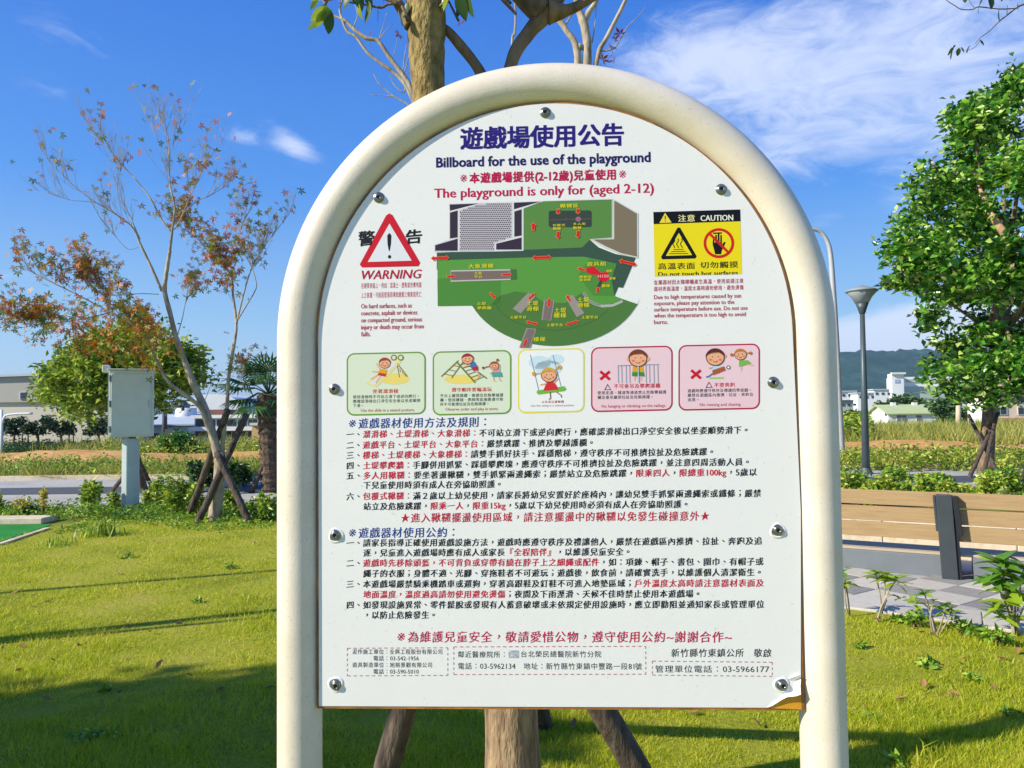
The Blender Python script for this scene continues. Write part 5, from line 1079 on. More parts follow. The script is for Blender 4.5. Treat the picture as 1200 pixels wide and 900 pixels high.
for i in range(3):
    z1 = zt - i * hgt_p
    for a_, c_ in ((-1.9, post_x + .03), (post_x + .034, 2.4)):
        MB().box(a_, c_, PY, PY + .035, z1 - hgt_p + .012, z1 - .003, BM).build('slat', m_plank, bench, bevel=.004)
b = MB(); p0, p1 = ub(1098, 580, 0), ub(1112, 680, 0); wp = .115
mtx = BM @ Matrix.Translation((p1.x, 0, 0)) @ Matrix.Shear('YZ', 4, (0, 0)) if False else BM
def leaning(b, x0b, x0t, w, y0, y1, z0, z1):
    vs = [(x0b, y0, z0), (x0b + w, y0, z0), (x0b + w, y1, z0), (x0b, y1, z0), (x0t, y0, z1), (x0t + w, y0, z1), (x0t + w, y1, z1), (x0t, y1, z1)]
    b.add([BM @ Vector(v_) for v_ in vs], [(0, 3, 2, 1), (4, 5, 6, 7), (0, 1, 5, 4), (1, 2, 6, 5), (2, 3, 7, 6), (3, 0, 4, 7)])
xb, xt = ub(1104, 680, 0).x, ub(1096, 580, 0).x; ztop = ub(1105, 580, 0).z
leaning(b, xb, xt, .13, 0.0, .07, 0, ztop); b.build('post', m_bmetal, bench, bevel=.006)
b = MB(); leaning(b, xb + .1305, xt + .1305, .03, .02, .12, .0, ztop - .02); b.build('post_rib', m_bdark, bench, bevel=.004)
b = MB(); leaning(b, xt + .13 + .032, xt + .13, .045, -.005, .073, ztop - .36, ztop - .01); b.build('back_plate', m_bdark, bench, bevel=.004)
b = MB(); leaning(b, xt - .004, xt - .022, .02, -.0, .073, ztop - .33, ztop - .01); b.build('back_plate', m_bmetal, bench, bevel=.004)
for x in (-1.45, 1.9):
    b = MB(); b.add([BM @ Vector(v_) for v_ in [(x, 0, 0), (x + .13, 0, 0), (x + .13, .07, 0), (x, .07, 0), (x, 0, ztop), (x + .13, 0, ztop), (x + .13, .07, ztop), (x, .07, ztop)]], [(0, 3, 2, 1), (4, 5, 6, 7), (0, 1, 5, 4), (1, 2, 6, 5), (2, 3, 7, 6), (3, 0, 4, 7)]); b.build('post', m_bmetal, bench, bevel=.006)
b = MB(); b.box(-1.9, post_x + .005, .14, .56, 0, .20, BM); b.box(post_x + .20, 2.4, .14, .56, 0, .20, BM); b.build('plinth', m_plinth, bench, bevel=.008)
for k_ in range(4): MB().box(-1.9, 2.4, .15 + k_ * .1, .24 + k_ * .1, .202, .225, BM).build('seat_slat', mat('seat_slat', srgb('b7a68c'), .7, .06, 3, .2, 30, stretch=(.4, 3, 30)), bench, bevel=.003)
for k_ in range(9):
    x = -2.4 + k_ * .6; tag(MB().box(x + .003, x + .597, 1.15, 1.33, 0, .36, BM).build('kerb', m_kerb, bevel=.01), kind='structure')
# paving
band_ = [G(960, 709), G(985, 714), G(1100, 730), G(1200, 746), G(1420, 778)]
pave = thing('paving', 'grey and pale paved strip around the bench', 'paving', O); pave['kind'] = 'structure'; del pave['category']; del pave['label']
base_ = MB().prism([(q.x - .8 * (i == 0), q.y + .5 * (i == 0)) for i, q in enumerate(band_)] + [(9, 5.5), (7.0, 9.5), (2.6, 10.0), (1.9, 8.0)], -.05, .004).build('joint_sand', m_conc, pave)
m_pd = [mat('paver_dark%d' % i, srgb(c), .9, .10, 18, .3, 90) for i, c in enumerate(('7f7d78', '8a8882', '94918a'))]; m_pl = [mat('paver_pale%d' % i, srgb(c), .9, .08, 18, .3, 90) for i, c in enumerate(('b2ad9f', 'bdb7a8', 'c6c0b1'))]
pm = {}; PM = Matrix.Translation(O) @ Matrix.Rotation(R(34), 4, 'Z')
def paver(i, j, dark):
    w, d = (.34, .34); k = (dark, random.randrange(3))
    if k not in pm:
        me = MB().box(-w / 2 + .003, w / 2 - .003, -d / 2 + .003, d / 2 - .003, 0, .04); o_ = me.build('paver', (m_pd if dark else m_pl)[k[1]]); pm[k] = o_.data; bpy.data.objects.remove(o_)
    o = bpy.data.objects.new('paver', pm[k]); COL.objects.link(o); md = o.modifiers.new('bevel', 'BEVEL'); md.width = .004; md.segments = 1
    o.parent = pave; o.matrix_parent_inverse = basis(pave).inverted(); o.matrix_basis = PM @ Matrix.Translation((i * w, j * d, -.022 + random.uniform(-.0015, .0015))) @ Matrix.Rotation(random.uniform(-.008, .008), 4, 'Z')
bx = np.array([q.x for q in band_]); by = np.array([q.y for q in band_])
for i in range(-10, 14):
    for j in range(-11, 11):
        c = PM @ Vector((i * .34, j * .34, 0))
        if (BI @ c).y > .0: continue
        if c.x < 2.2 or c.x > 6.3: continue
        if c.y < np.interp(c.x, bx, by) + .50: continue
        paver(i, j, (i + j) % 2 == 0)
for k_ in range(7):                              # pale slabs along the lawn
    a_ = G(960 + k_ * 52, 0, 0) if False else None
    x0_ = 2.28 + k_ * .5; f = lambda x: float(np.interp(x, bx, by)); x1_ = x0_ + .494
    poly = [(x0_, f(x0_) + .01), (x1_, f(x1_) + .01), (x1_ + .22, f(x1_) + .38), (x0_ + .22, f(x0_) + .38)]
    o = MB().prism(poly, -.03, .03).build('edge_slab', m_pl[2 - k_ % 2], pave, bevel=.005)
m_lampglass = mat('lamp_diffuser', srgb('9aa4a6'), .25, .08)
# lamp with an inverted cone head
g_ = G(1015, 556); lp = thing('lamp_post', 'dark lamp post with an inverted cone lantern right of the notice board', 'street lamp', g_); Yl = g_.y; k = Yl / F; tpx = at(1010.5, 368, Yl)
b = MB(); b.tube([g_ - Vector((0, 0, .1)), g_.lerp(tpx, .5), tpx], [.095, .072, .055], 14); b.build('pole', m_lamp_dark, lp, smooth=True)
MB().lathe([(.16, -.02), (.16, .04), (.11, .12), (.10, .16)], 14, g_).build('base_flange', m_lamp_dark, lp)
b = MB(); b.lathe([(.058, 0), (.075, .03), (.10, .12), (.15, .26)], 16, tpx); b.build('collar', m_lamp_dark, lp, smooth=True)
b = MB(); b.lathe([(.155, .262), (.24, .42), (.345, .53), (.34, .54)], 20, tpx); b.build('diffuser', m_lampglass, lp, smooth=True)
b = MB(); b.lathe([(.375, .541), (.37, .57), (.22, .63), (.06, .69), (.01, .70)], 20, tpx); b.build('lamp_cap', mat('lamp_cap_grey', srgb('8f9598'), .5, .05), lp, smooth=True)
# tall bent street lamp
g_ = G(988, 545); lp2 = thing('street_lamp', 'tall pale street lamp whose curved arm bends behind the notice board', 'street lamp', g_); Yl = g_.y
b = MB(); stem(b, [g_ - Vector((0, 0, .1))] + pl([(986, 530), (983, 470), (980, 400), (976, 333), (973.5, 300), (970, 284), (962, 272), (949, 268), (925, 266), (905, 267)], Yl), [.11, .095, .08, .065, .055, .05, .045], 12, 5); b.build('pole', m_grey_pole, lp2, smooth=True)
MB().box(g_.x - .2, g_.x + .2, g_.y - .2, g_.y + .2, -.05, .22).build('base_block', m_conc, lp2, bevel=.02)
q = at(892, 268, Yl); b = MB(); b.box(q.x - .3, q.x + .3, q.y - .12, q.y + .12, q.z - .05, q.z + .06); b.build('lamp_head', m_grey_pole, lp2, bevel=.03)
# shrubs behind the bench
labs = ['leafy shrub behind the bench at the foot of the pale street lamp', 'leafy shrub behind the bench hiding the foot of the cone lamp', 'leafy shrub behind the bench just right of the cone lamp', 'leafy shrub behind the bench midway between cone lamp and post', 'leafy shrub behind the bench just left of the bench post', 'leafy shrub behind the bench directly over the bench post', 'leafy shrub behind the bench left of the staked tree', 'leafy shrub behind the bench in front of the staked tree', 'leafy shrub behind the bench at the right edge of the picture', 'leafy shrub hidden half behind the right post of the notice board']
xs_ = [992, 1014, 1036, 1060, 1083, 1106, 1130, 1156, 1186, 962]
for i, (x, l_) in enumerate(zip(xs_, labs)): shrub('shrub', l_, x, 591 + (i % 3) * 2, 34, [40, 28, 36, 24, 38, 30, 22, 34, 40, 36][i], m_bush, 850, .085, 'shrubs behind the bench', 40 + i, clumps=13)
for i, (x, l_) in enumerate(zip([1005, 1050, 1100, 1172, 1215], ['darker shrub in the back row by the cone lamp', 'darker shrub in the back row right of the cone lamp', 'darker shrub in the back row left of the staked tree', 'darker shrub in the back row right of the staked tree', 'darker shrub in the back row past the right edge'])): shrub('shrub', l_, x, 569, 40, [16, 22, 13, 20, 18][i], m_cover, 600, .09, 'back row shrubs beyond the bench', 60 + i, clumps=13)
cover('far_weeds', 'rough weeds at the near side of the orange soil', [(975, 541), (1210, 541), (1210, 553), (975, 553)], 4200, .13, .4, m_bush, 'weeds')
sheet('side_road', [(7.5, 19.2), (60, 20.2), (60, 21.2), (7.5, 20.2)], .03, m_kerb)

# right staked tree
m_rt = leafmat('glossy_leaf', [srgb('1f4c16'), srgb('38741c'), srgb('5ea02a'), srgb('94c43c'), srgb('cadc80')], .30, .22, .25, .6)
rt, RP_ = tree('staked_tree', 'big dense green tree with tiny pink blossoms at the right edge', 'tree', 1154, 556, [(1060, 345), (1040, 300), (1038, 250), (1062, 228), (1070, 184), (1098, 170), (1102, 122), (1138, 100), (1150, 74), (1200, 64), (1262, 90), (1310, 170), (1330, 280), (1310, 390), (1250, 470), (1190, 478), (1150, 486), (1106, 470), (1086, 430), (1082, 388)], 3.0, 300, 125, .50, .18, m_rt, .15, 12, 8, None, 0, .62, m_bark, .60,
    stakes=[((1136, 560), at(1170, 484, 17.6)), ((1150, 566), at(1168, 486, 17.4)), ((1172, 560), at(1135, 486, 17.9))], trunk_top=at(1175, 330, 17.6), gap=.15)
P_ = crown_points([(1024, 328), (1040, 322), (1062, 318), (1078, 330), (1064, 342), (1040, 340), (1024, 340)], 17.2, .5, 9, 45, .26, 3); leaves('crown_spray', P_, .18, m_rt, rt, .5)
b = MB(); stem(b, pl([(1205, 330), (1192, 300), (1178, 275), (1162, 252), (1150, 225), (1140, 200)], 15.6, [0, 0, 0, .1, .5, .9]), [.12, .10, .09, .06, .04, .02], 10, 4, .06); b.build('limb', mat('pale_limb', srgb('c09a74'), .85, .2, 10, .4), rt, smooth=True)
b = MB(); stem(b, pl([(1175, 400), (1120, 360), (1070, 334), (1030, 331)], 17.2), [.05, .03, .02, .008], 6, 4); b.build('limb', m_bark, rt, smooth=True)
fl = RP_[RNG.choice(len(RP_), 200, replace=False)]; fl = fl[fl[:, 1] < 17.4]; fl[:, 1] -= .25
leaves('blossom', np.repeat(fl, 4, 0) + RNG.normal(size=(len(fl) * 4, 3)) * .05, .075, leafmat('pink_blossom', [srgb('d8a0a0'), srgb('e6c0b8'), srgb('e8d8c8')], .3, .6), rt, .9)

# leafy umbrella-leaved plants along the paving
m_sch = leafmat('umbrella_leaf', [srgb('6f9a28'), srgb('98b830'), srgb('c2cc40')], .4, .3); m_schd = leafmat('umbrella_leaf_dark', [srgb('3d6e24'), srgb('62952e'), srgb('90b83c')], .4, .3)
me_s = leaf_mesh('leaf', .10, .034, m_sch, .25, .25, 5); me_sd = leaf_mesh('leaf', .10, .036, m_schd, .25, .25, 5)
def umbrella_plant(label, base, stems_, Y=None, seed=0):
    g_ = G(*base); Y = g_.y; t = thing('umbrella_plant', label, 'plant', g_, 0, 'umbrella leaved plants along the paving'); r2 = random.Random(seed); b = MB()
    for path_, dk, s_, n_ in stems_:
        q = [g_ + Vector((r2.uniform(-.015, .015), 0, -.03))] + [at(x, y, Y + r2.uniform(-.05, .05)) for x, y in path_]; stem(b, q, [.008, .0055, .004], 6, 3, .05); c = q[-1]
        n_ = int(n_ * 1.3)
        for i in range(n_):
            a = 6.283 * i / n_ + r2.uniform(-.25, .25); d = Vector((math.cos(a), math.sin(a), r2.uniform(-.15, .75)))
            put(me_sd if dk and r2.random() < .8 else me_s, 'leaf', c + Vector((0, 0, r2.uniform(-.03, .015))), d, t, r2.uniform(-.5, .5), 1.35 * s_ * r2.uniform(.75, 1.15))
    b.build('stem', m_bark_pale, t, smooth=True); return t
umbrella_plant('small yellowish plant with forked stem near the right sign post', (1025, 731), [([(1033, 712), (1026, 671)], 0, .85, 10), ([(1036, 704), (1042, 692), (1050, 680)], 0, .9, 10), ([(1038, 700), (1053, 699)], 0, .5, 6), ([(1036, 704), (1037, 678)], 0, .8, 8)], seed=1)
umbrella_plant('thin two stemmed plant in the middle of the paving edge', (1097, 744), [([(1092, 722), (1083, 695)], 1, .6, 9), ([(1088, 712), (1072, 706)], 0, .6, 7), ([(1104, 728), (1107, 713)], 0, .7, 9), ([(1106, 735), (1116, 714)], 0, .6, 8), ([(1090, 725), (1094, 706)], 0, .4, 5)], seed=2)
umbrella_plant('tallest bushy plant with big yellow green leaves at right edge', (1189, 747), [([(1182, 700), (1171, 660)], 1, 1.3, 12), ([(1180, 710), (1163, 678)], 1, 1.1, 10), ([(1186, 710), (1184, 692)], 0, 1.4, 12), ([(1184, 730), (1170, 716)], 1, 1.1, 9), ([(1190, 700), (1192, 680)], 1, 1.2, 10), ([(1194, 700), (1200, 664)], 1, 1.2, 10), ([(1188, 735), (1187, 722)], 0, 1.1, 9), ([(1196, 720), (1206, 700)], 1, 1.2, 9), ([(1184, 715), (1178, 704)], 0, 1.2, 8), ([(1180, 695), (1176, 672)], 1, 1.2, 10)], seed=3)
umbrella_plant('slender plant peeping out beside the right sign post', (996, 724), [([(990, 700), (990, 681)], 0, .8, 9), ([(992, 690), (987, 668)], 1, .7, 8)], seed=4)
for (x, y, w, h, l_) in [(1052, 731, 14, 9, 'tiny clover patch on the lawn edge beside the forked plant'), (1075, 737, 24, 22, 'bright green leafy weed left of the two stemmed plant'), (1128, 746, 34, 20, 'spreading leafy weed right of the two stemmed plant'), (1150, 750, 22, 13, 'low leafy weed between spreading weed and the tallest plant'), (1172, 758, 30, 18, 'leafy weed on the lawn in front of the tallest plant'), (1085, 783, 26, 8, 'flat leafy weed out on the right lawn')]:
    shrub('weed', l_, x, y, w, h, m_cover, 90, .05, seed=int(x), cat='weed', stems=3, clumps=6)
tuft('long pale grass blades at the bottom right of the lawn', 1092, 906, 9, .16, m_grass, 'grass_blades_tuft', .05, .004)
shrub('weed', 'small green seedling at the bottom edge right of the sign', 1051, 903, 18, 20, m_cover, 40, .05, seed=77, cat='weed', stems=2, clumps=4)

for i, (x, y, w, h, l_) in enumerate([(1010, 762, 20, 7, 'flat weed on the lawn beside the right sign post'), (1140, 800, 24, 8, 'flat weed in the middle of the right lawn'), (1185, 842, 26, 10, 'flat weed low on the right lawn edge'), (1020, 846, 18, 7, 'flat weed low beside the right sign post'), (232, 708, 10, 6, 'tiny upright weed on the long shadow line'), (122, 812, 12, 8, 'tiny upright weed on the edge of the near shade'), (110, 870, 60, 12, 'spreading weed in the near shade on the left'), (150, 655, 20, 6, 'flat weed on the far left lawn'), (270, 668, 22, 6, 'flat weed on the lawn before the maple')]): shrub('weed', l_, x, y, w, h, m_cover, 70, .035, seed=300 + i, cat='weed', stems=2, clumps=5)
# ================================================================== RIGHT DISTANCE
YH = 110; zg = -4.0; m_rg = mat('green_roof', srgb('b8c48c'), .7, .06, 1)
hs_ = thing('white_house', 'white house with a pale green roof in the field', 'house', (at(1060, 500, YH).x, YH, zg)); a, c = at(1042, 484, YH), at(1098, 483, YH)
zE = at(1070, 484, YH).z; zR = at(1070, 475.5, YH + 3.2).z; b = MB(); b.box(a.x, c.x, YH, YH + 6.4, zg, zE); b.add([(a.x, YH, zE), (a.x, YH + 6.4, zE), (a.x, YH + 3.2, zR)], [(0, 2, 1)]); b.add([(c.x, YH, zE), (c.x, YH + 6.4, zE), (c.x, YH + 3.2, zR)], [(0, 1, 2)]); b.build('wall', m_white, hs_)
b = MB()
for s_, y0_ in ((1, YH - .4), (-1, YH + 6.8)): b.add([(a.x - .5, y0_, zE - .18), (c.x + .3, y0_, zE - .18), (c.x + .3, YH + 3.2, zR + .05), (a.x - .5, YH + 3.2, zR + .05), (a.x - .5, y0_, zE - .02), (c.x + .3, y0_, zE - .02), (c.x + .3, YH + 3.2, zR + .22), (a.x - .5, YH + 3.2, zR + .22)], [(0, 3, 2, 1), (4, 5, 6, 7), (0, 1, 5, 4), (1, 2, 6, 5), (3, 0, 4, 7)])
rf_ = b.build('roof', m_rg, hs_)
for x in (1047, 1072): q = at(x, 474, YH + 3); MB().box(q.x - .3, q.x + .3, YH + 2.8, YH + 3.4, zR - .3, q.z + .3).build('chimney', m_white, rf_)
for x0_, x1_, y0_, y1_ in [(1051, 1056, 487, 493), (1057, 1062, 487, 493), (1074, 1080, 487, 493), (1037, 1039, 484, 487)]:
    w_ = bpart('window', hs_, m_frame, x0_ - .4, x1_ + .4, y0_ - .4, y1_ + .4, YH, .08); bpart('pane', w_, mat('grey_glass', srgb('6a7178'), .2, .1), x0_, x1_, y0_, y1_, YH - .08, .03)
YM = 260; mh = thing('factory_block', 'large white factory block with a tower below the hill', 'building', (at(1070, 470, YM).x, YM, zg)); m_bw = mat('bright_white_wall', srgb('f0f0ee'), .7, .02, .3); m_lg = mat('light_grey_green_wall', srgb('b4beb4'), .7, .04, .3)
b = MB(); block(b, 1059, 1180, 441, YM, 12, zg); b.build('wall', m_bw, mh)
b = MB(); block(b, 1045, 1058.8, 438, YM - 3, 3, zg); b.build('tower', m_bw, mh); bpart('tower_roof', mh, m_white, 1043.5, 1060, 436.6, 438.6, YM - 3, .9)
for y0_, y1_ in ((453, 458), (461, 466)): bpart('window_band', mh, m_lg, 1059.5, 1178, y0_, y1_, YM, .4)
for x0_ in (1061, 1082, 1103, 1124, 1145): bpart('panel', mh, m_lg, x0_, x0_ + 18, 444.5, 448, YM, .3)
bpart('round_sign', mh, mat('sign_blue', srgb('b0b8d8'), .6, .02), 1048, 1054, 444.5, 448.5, YM - 3, .2)
for i, (x0_, x1_, y_, Y_b, l_) in enumerate([(978, 1004, 459, 200, 'low white factory shed left of the cone lamp'), (1005, 1024, 461, 190, 'low white factory shed right behind the cone lamp'), (1024, 1042, 457, 230, 'white shed touching the tower of the factory block'), (984, 1000, 470, 150, 'small grey roofed shed low behind the street lamp')]):
    t_ = thing('factory_shed', l_, 'building', (at((x0_ + x1_) / 2, 470, Y_b).x, Y_b, zg)); b = MB(); block(b, x0_, x1_, y_, Y_b, 4, zg); b.build('wall', m_bw if i < 3 else m_lg, t_)
    b = MB(); block(b, x0_ - 1, x1_ + .4, y_ - 1.2, Y_b - .4, 4.8, zg, y_ - .05); b.build('roof', m_roofw if i != 3 else m_dkpole, t_)
    for j in range(3): bpart('window', t_, m_glass, x0_ + 2 + j * 7, x0_ + 5 + j * 7, y_ + 3, y_ + 5.5, Y_b, .15)
YP = 84; pk = thing('beige_building', 'beige two storey building behind the staked tree', 'building', (at(1180, 490, YP).x, YP, -3)); b = MB(); block(b, 1156, 1290, 462, YP, 3.4, -3.5); b.build('wall', mat('pink_beige_wall', srgb('e0cbb2'), .85, .04, .6), pk)
q = at(1156, 464, YP); MB().box(q.x - .12, q.x - .002, YP + .02, YP + 3.4, -3.5, q.z - .6).build('side_wall', m_white, pk); bpart('roof_edge', pk, m_white, 1154, 1292, 460, 462.6, YP, .5); bpart('floor_band', pk, mat('ochre_band', srgb('b89468'), .8, .05), 1156.5, 1290, 490, 492.5, YP, .12)
for x0_ in (1165, 1193, 1221, 1249): 
    w_ = bpart('window', pk, m_frame, x0_ - .8, x0_ + 15, 476.5, 486, YP, .1); bpart('pane', w_, m_glass, x0_, x0_ + 6.6, 477.4, 485.2, YP - .1, .03); bpart('pane', w_, m_glass, x0_ + 7.5, x0_ + 14.2, 477.4, 485.2, YP - .1, .03)
    w_ = bpart('window', pk, m_frame, x0_ - .8, x0_ + 15, 464.5, 472, YP, .1); bpart('pane', w_, m_glass, x0_, x0_ + 14.2, 465.4, 471.2, YP - .1, .03)
# trees in the middle distance
m_ft = leafmat('far_tree_leaf', [srgb('2a4a22'), srgb('456a2e'), srgb('6b8a3c')], .2, .6, .3, .12)
def far_tree(label, poly, Y, n, per, blob_, ls, seed, name='distant_tree'):
    base_ = Vector((at(sum(p_[0] for p_ in poly) / len(poly), 480, Y).x, Y, hgt(0, Y))); return tree(name, label, 'tree', 0, 0, poly, (max(p_[0] for p_ in poly) - min(p_[0] for p_ in poly)) * Y / F * .4, n, per, blob_, ls, m_ft, .25, 5, seed, 'distant trees around the white house', 0, .5, base=base_)
far_tree('broad distant tree behind the roof of the white house', [(1034, 474), (1040, 466), (1052, 462), (1066, 464), (1080, 468), (1086, 476), (1084, 486), (1036, 486)], 128, 60, 60, 1.4, .7, 1)
far_tree('dark green distant tree at the right end of the white house', [(1084, 476), (1096, 468), (1112, 466), (1122, 474), (1124, 492), (1118, 502), (1096, 502), (1098, 488)], 96, 70, 60, 1.0, .5, 2)
far_tree('distant tree rising between the white house and the staked tree', [(1118, 482), (1130, 478), (1140, 484), (1142, 500), (1120, 502)], 90, 40, 60, .8, .45, 3)
far_tree('distant bushy tree between the two lamps', [(982, 500), (984, 484), (994, 478), (1006, 482), (1012, 492), (1012, 512), (984, 514)], 60, 50, 70, .6, .32, 4)
far_tree('distant tree hiding the left gable of the white house', [(990, 514), (994, 492), (1002, 482), (1010, 480), (1016, 488), (1018, 500), (1012, 512)], 72, 50, 70, .6, .32, 5)
far_tree('distant low tree at the foot of the factory sheds', [(1022, 482), (1028, 472), (1040, 470), (1046, 478), (1040, 486)], 140, 30, 60, .9, .6, 6)
t_, g_, tp_ = simple_pole('thin_pole', 'thin pale pole standing in the field right of the white house', 1123, 502, 473, .22, mat('pale_pole', srgb('cbb79a'), .8, .05), Y=58)
cover('field_weeds', 'green weeds scattered along the field behind the lamps', [(980, 500), (1020, 503), (1020, 524), (980, 524)], 5200, .28, .9, m_bush, 'weeds')
# hills
prof = [(-900, 486), (100, 484), (420, 470), (560, 452), (700, 436), (820, 424), (900, 418), (960, 417), (985, 413.5), (1000, 415), (1020, 418), (1040, 413.5), (1060, 412.5), (1080, 414), (1100, 416), (1150, 413), (1250, 420), (1500, 430), (2100, 460)]
fx = [p_[0] for p_ in prof]; fy = [p_[1] for p_ in prof]; b = MB(); vs = []; YHL = 1500; NXH, NYH = 560, 40; rr = np.random.default_rng(5)
for j in range(NYH + 1):
    for i in range(NXH + 1):
        px = -900 + 3000 * i / NXH; Yh = YHL - 550 + 900 * j / NYH; u = j / 25; e = math.sin(min(1, u) * math.pi / 2) if u <= 1 else 1 - .35 * (u - 1)
        top_ = at(px, np.interp(px, fx, fy), YHL); X_ = at(px, 480, YHL).x * (Yh / YHL) if False else top_.x
        z = -6 + (top_.z + 6) * e * (1 + (.05 * math.sin(px * .021 + j * .4) + .04 * math.sin(px * .05 + .8 * j)) * (u < .95)) + rr.uniform(-3.2, 3.2) * (j > 0)
        vs.append((X_, Yh, z))
b.add(vs, [(j * (NXH + 1) + i, j * (NXH + 1) + i + 1, (j + 1) * (NXH + 1) + i + 1, (j + 1) * (NXH + 1) + i) for j in range(NYH) for i in range(NXH)])
tag(b.build('hills', m_hill, smooth=True), kind='structure')

# ================================================================== OVERHANGING BRANCH, TOP RIGHT
tb = Vector((5.1, 4.4, 0)); ov = thing('overhanging_tree', 'tree outside the right edge whose leafy twig hangs into the sky', 'tree', tb); YV = 4.6
b = MB(); stem(b, [tb - Vector((0, 0, .1)), tb + Vector((.05, 0, 1.2)), tb + Vector((-.05, .1, 2.8)), tb + Vector((0, .1, 4.6))], [.1, .085, .075, .04], 12, 5); b.build('trunk', m_bark, ov, smooth=True)
b = MB(); stem(b, [tb + Vector((-.04, .1, 3.2)), at(1290, -25, YV), at(1225, 0, YV), at(1200, 5, YV), at(1190, 10, YV)], [.03, .014, .008, .006, .005], 7, 4)
for l_, r_ in [([(1190, 10), (1180, 18), (1171, 25), (1160, 36), (1149, 44), (1143, 51)], [.005, .004, .003, .002]), ([(1149, 46), (1144, 54), (1137, 58), (1128, 60)], [.002, .0015, .001]), ([(1190, 10), (1170, 10.5), (1147, 8), (1140, 11), (1127, 11), (1118, 6), (1109, 0), (1100, -10)], [.004, .0035, .003, .002]), ([(1142, 9), (1137, 3), (1134, -4)], [.002, .0015])]: stem(b, pl(l_, YV), r_, 6, 3)
b.build('branch', m_twig, ov, smooth=True)
me_o = leaf_mesh('leaf', .09, .05, leafmat('overhang_leaf', [srgb('2c4218'), srgb('3f5a1e'), srgb('55722a')], .45, .35), .15, .1)
for a_, c_, w_ in [((1171, 9), (1170, 27), 0), ((1160, -6), (1163, 10), 0), ((1147, 8), (1146, 16), 1.0), ((1154, -4), (1145, 8), .6), ((1193, 2), (1192, 12), .3), ((1181, 6), (1179, 19), 1.1), ((1131, -6), (1131, 4), .3), ((1178, -6), (1172, 2), .8), ((1137, 52), (1132, 62), .4), ((1124, 56), (1122, 66), .5), ((1117, 57), (1113, 70), .3), ((1118, 57), (1109, 64), .8), ((1126, 55), (1130, 61), .7), ((1120, 53), (1116, 56), 1), ((1148, 47), (1154, 53), 1.2), ((1186, -6), (1184, 1), .4)]:
    p0, p1 = at(*a_, YV), at(*c_, YV + random.uniform(-.02, .02)); put(me_o, 'leaf', p0, p1 - p0, ov, w_, (p1 - p0).length / .09)
P_ = np.concatenate([np.array(tb + Vector(c_)) + RNG.normal(size=(260, 3)) * .35 for c_ in [(0, 0, 4.6), (.7, .3, 4.2), (-.3, -.4, 5.1), (.5, -.4, 4.9)]]); leaves('crown', P_, .09, m_leaf_big, ov, .5)
pole([G(1172, 580), at(1212, 546, 13)], .07, .06, None); tag(bpy.context.scene.collection.objects[-1], 'thick wooden prop leaning into the shrubs at the right edge', 'stake')

# ================================================================== OFF THE LEFT EDGE: what throws the long shadows on the lawn
st = thing('shade_tree', 'broad leafy tree left of the camera shading the near lawn', 'tree', (-8.3, 1.1, 0)); b = MB(); stem(b, [Vector((-8.3, 1.1, -.1)), Vector((-8.25, 1.1, 1.6)), Vector((-8.3, 1.15, 3.2))], [.16, .13, .10], 12, 5); b.build('trunk', m_bark, st, smooth=True)
P_ = []; r2 = np.random.default_rng(3)
for i in range(430):
    c_ = np.array([-8.5, 1.02, 3.9]) + np.clip(r2.normal(size=3) * .65, -1, 1) * [1.15, .50, .75]; P_.append(c_ + np.clip(r2.normal(size=(70, 3)), -2, 2) * .16)
leaves('crown', np.concatenate(P_), .17, m_leaf_big, st, .6)
sp = thing('slim_tree', 'slim bare tree past the left edge throwing a long shadow', 'tree', (-6.6, 4.2, 0)); b = MB(); o_ = Vector((-6.6, 4.2, 0)); stem(b, [o_ - Vector((0, 0, .1)), o_ + Vector((.05, 0, 1.0)), o_ + Vector((0, 0, 2.4)), o_ + Vector((.1, .1, 4.0))], [.085, .075, .065, .03], 10, 5); b.build('trunk', m_bark_pale, sp, smooth=True)
b = MB(); stem(b, [o_ + Vector((.02, 0, 1.1)), o_ + Vector((-.1, -.15, 1.9)), o_ + Vector((-.2, -.25, 3.4))], [.05, .04, .02], 8, 4); b.build('branch', m_bark_pale, sp, smooth=True)
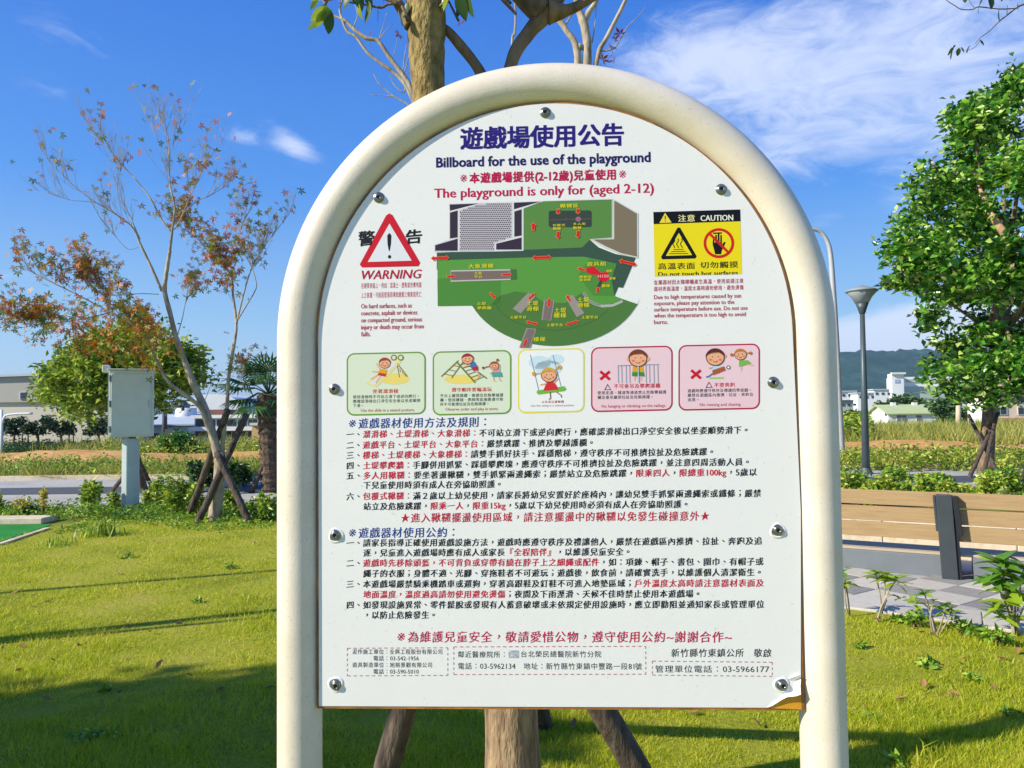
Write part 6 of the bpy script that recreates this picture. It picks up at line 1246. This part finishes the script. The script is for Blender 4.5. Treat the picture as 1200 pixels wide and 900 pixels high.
tpole = thing('lamp_post', 'slim lamp post past the left edge of the lawn', 'street lamp', (-9.0, 5.05, 0)); b = MB(); b.tube([(-9, 5.05, -.1), (-9, 5.05, 5.6)], [.05, .035], 10); b.build('pole', m_lamp_dark, tpole, smooth=True); MB().lathe([(.05, 5.6), (.28, 6.0), (.2, 6.08), (.02, 6.14)], 14, (-9, 5.05, 0)).build('lantern', m_lampglass, tpole, smooth=True)

# ================================================================== FALLEN LEAVES
m_dry = leafmat('dry_leaf', [srgb('54341c'), srgb('7e5630'), srgb('a4804c'), srgb('6e3c22')], .08, .8); me_d = leaf_mesh('leaf', .06, .035, m_dry, .6, -.35, 4)
spots = [(141, 675), (175, 745), (20, 762), (24, 792), (139, 818), (183, 789), (255, 814), (310, 812), (226, 797), (66, 780), (52, 710), (95, 760), (258, 628), (182, 638), (214, 735), (300, 640), (60, 826), (1033, 732), (1076, 746), (1100, 752), (1090, 782), (1080, 778), (1112, 816), (1130, 784), (1166, 814), (1083, 812), (1048, 826), (1168, 775), (1190, 770), (672, 861), (808, 842), (892, 858), (1080, 876), (320, 650), (270, 700), (12, 700)]
r2 = random.Random(9)
spots += [(r2.uniform(0, 318), r2.uniform(640, 890)) for _ in range(26)] + [(r2.uniform(1000, 1195), r2.uniform(765, 890)) for _ in range(18)] + [(r2.uniform(390, 920), r2.uniform(838, 895)) for _ in range(10)]
for i, (x, y) in enumerate(spots):
    o = bpy.data.objects.new('fallen_leaf', me_d); COL.objects.link(o); o.location = G(x, y) + Vector((0, 0, .028)); o.rotation_euler = (random.uniform(-.5, .5), random.uniform(-.4, .4), random.uniform(0, 6.28)); s_ = random.uniform(.7, 1.1) if i < 36 else random.uniform(.25, .5); o.scale = (s_, s_, s_)
    tag(o, 'small dry brown leaf lying flat on the lawn', 'leaf', 'dry leaves fallen on the lawn')

# ================================================================== AIR
m_haze = bpy.data.materials.new('haze'); m_haze.use_nodes = True; t_ = m_haze.node_tree; t_.nodes.clear()
pv = t_.nodes.new('ShaderNodeVolumePrincipled'); pv.inputs['Color'].default_value = (.60, .78, 1, 1); pv.inputs['Density'].default_value = .00017; pv.inputs['Anisotropy'].default_value = .2
t_.links.new(pv.outputs[0], t_.nodes.new('ShaderNodeOutputMaterial').inputs['Volume'])
tag(MB().box(-6500, 6500, -300, 7300, -6.5, 190).build('haze', m_haze), kind='stuff')
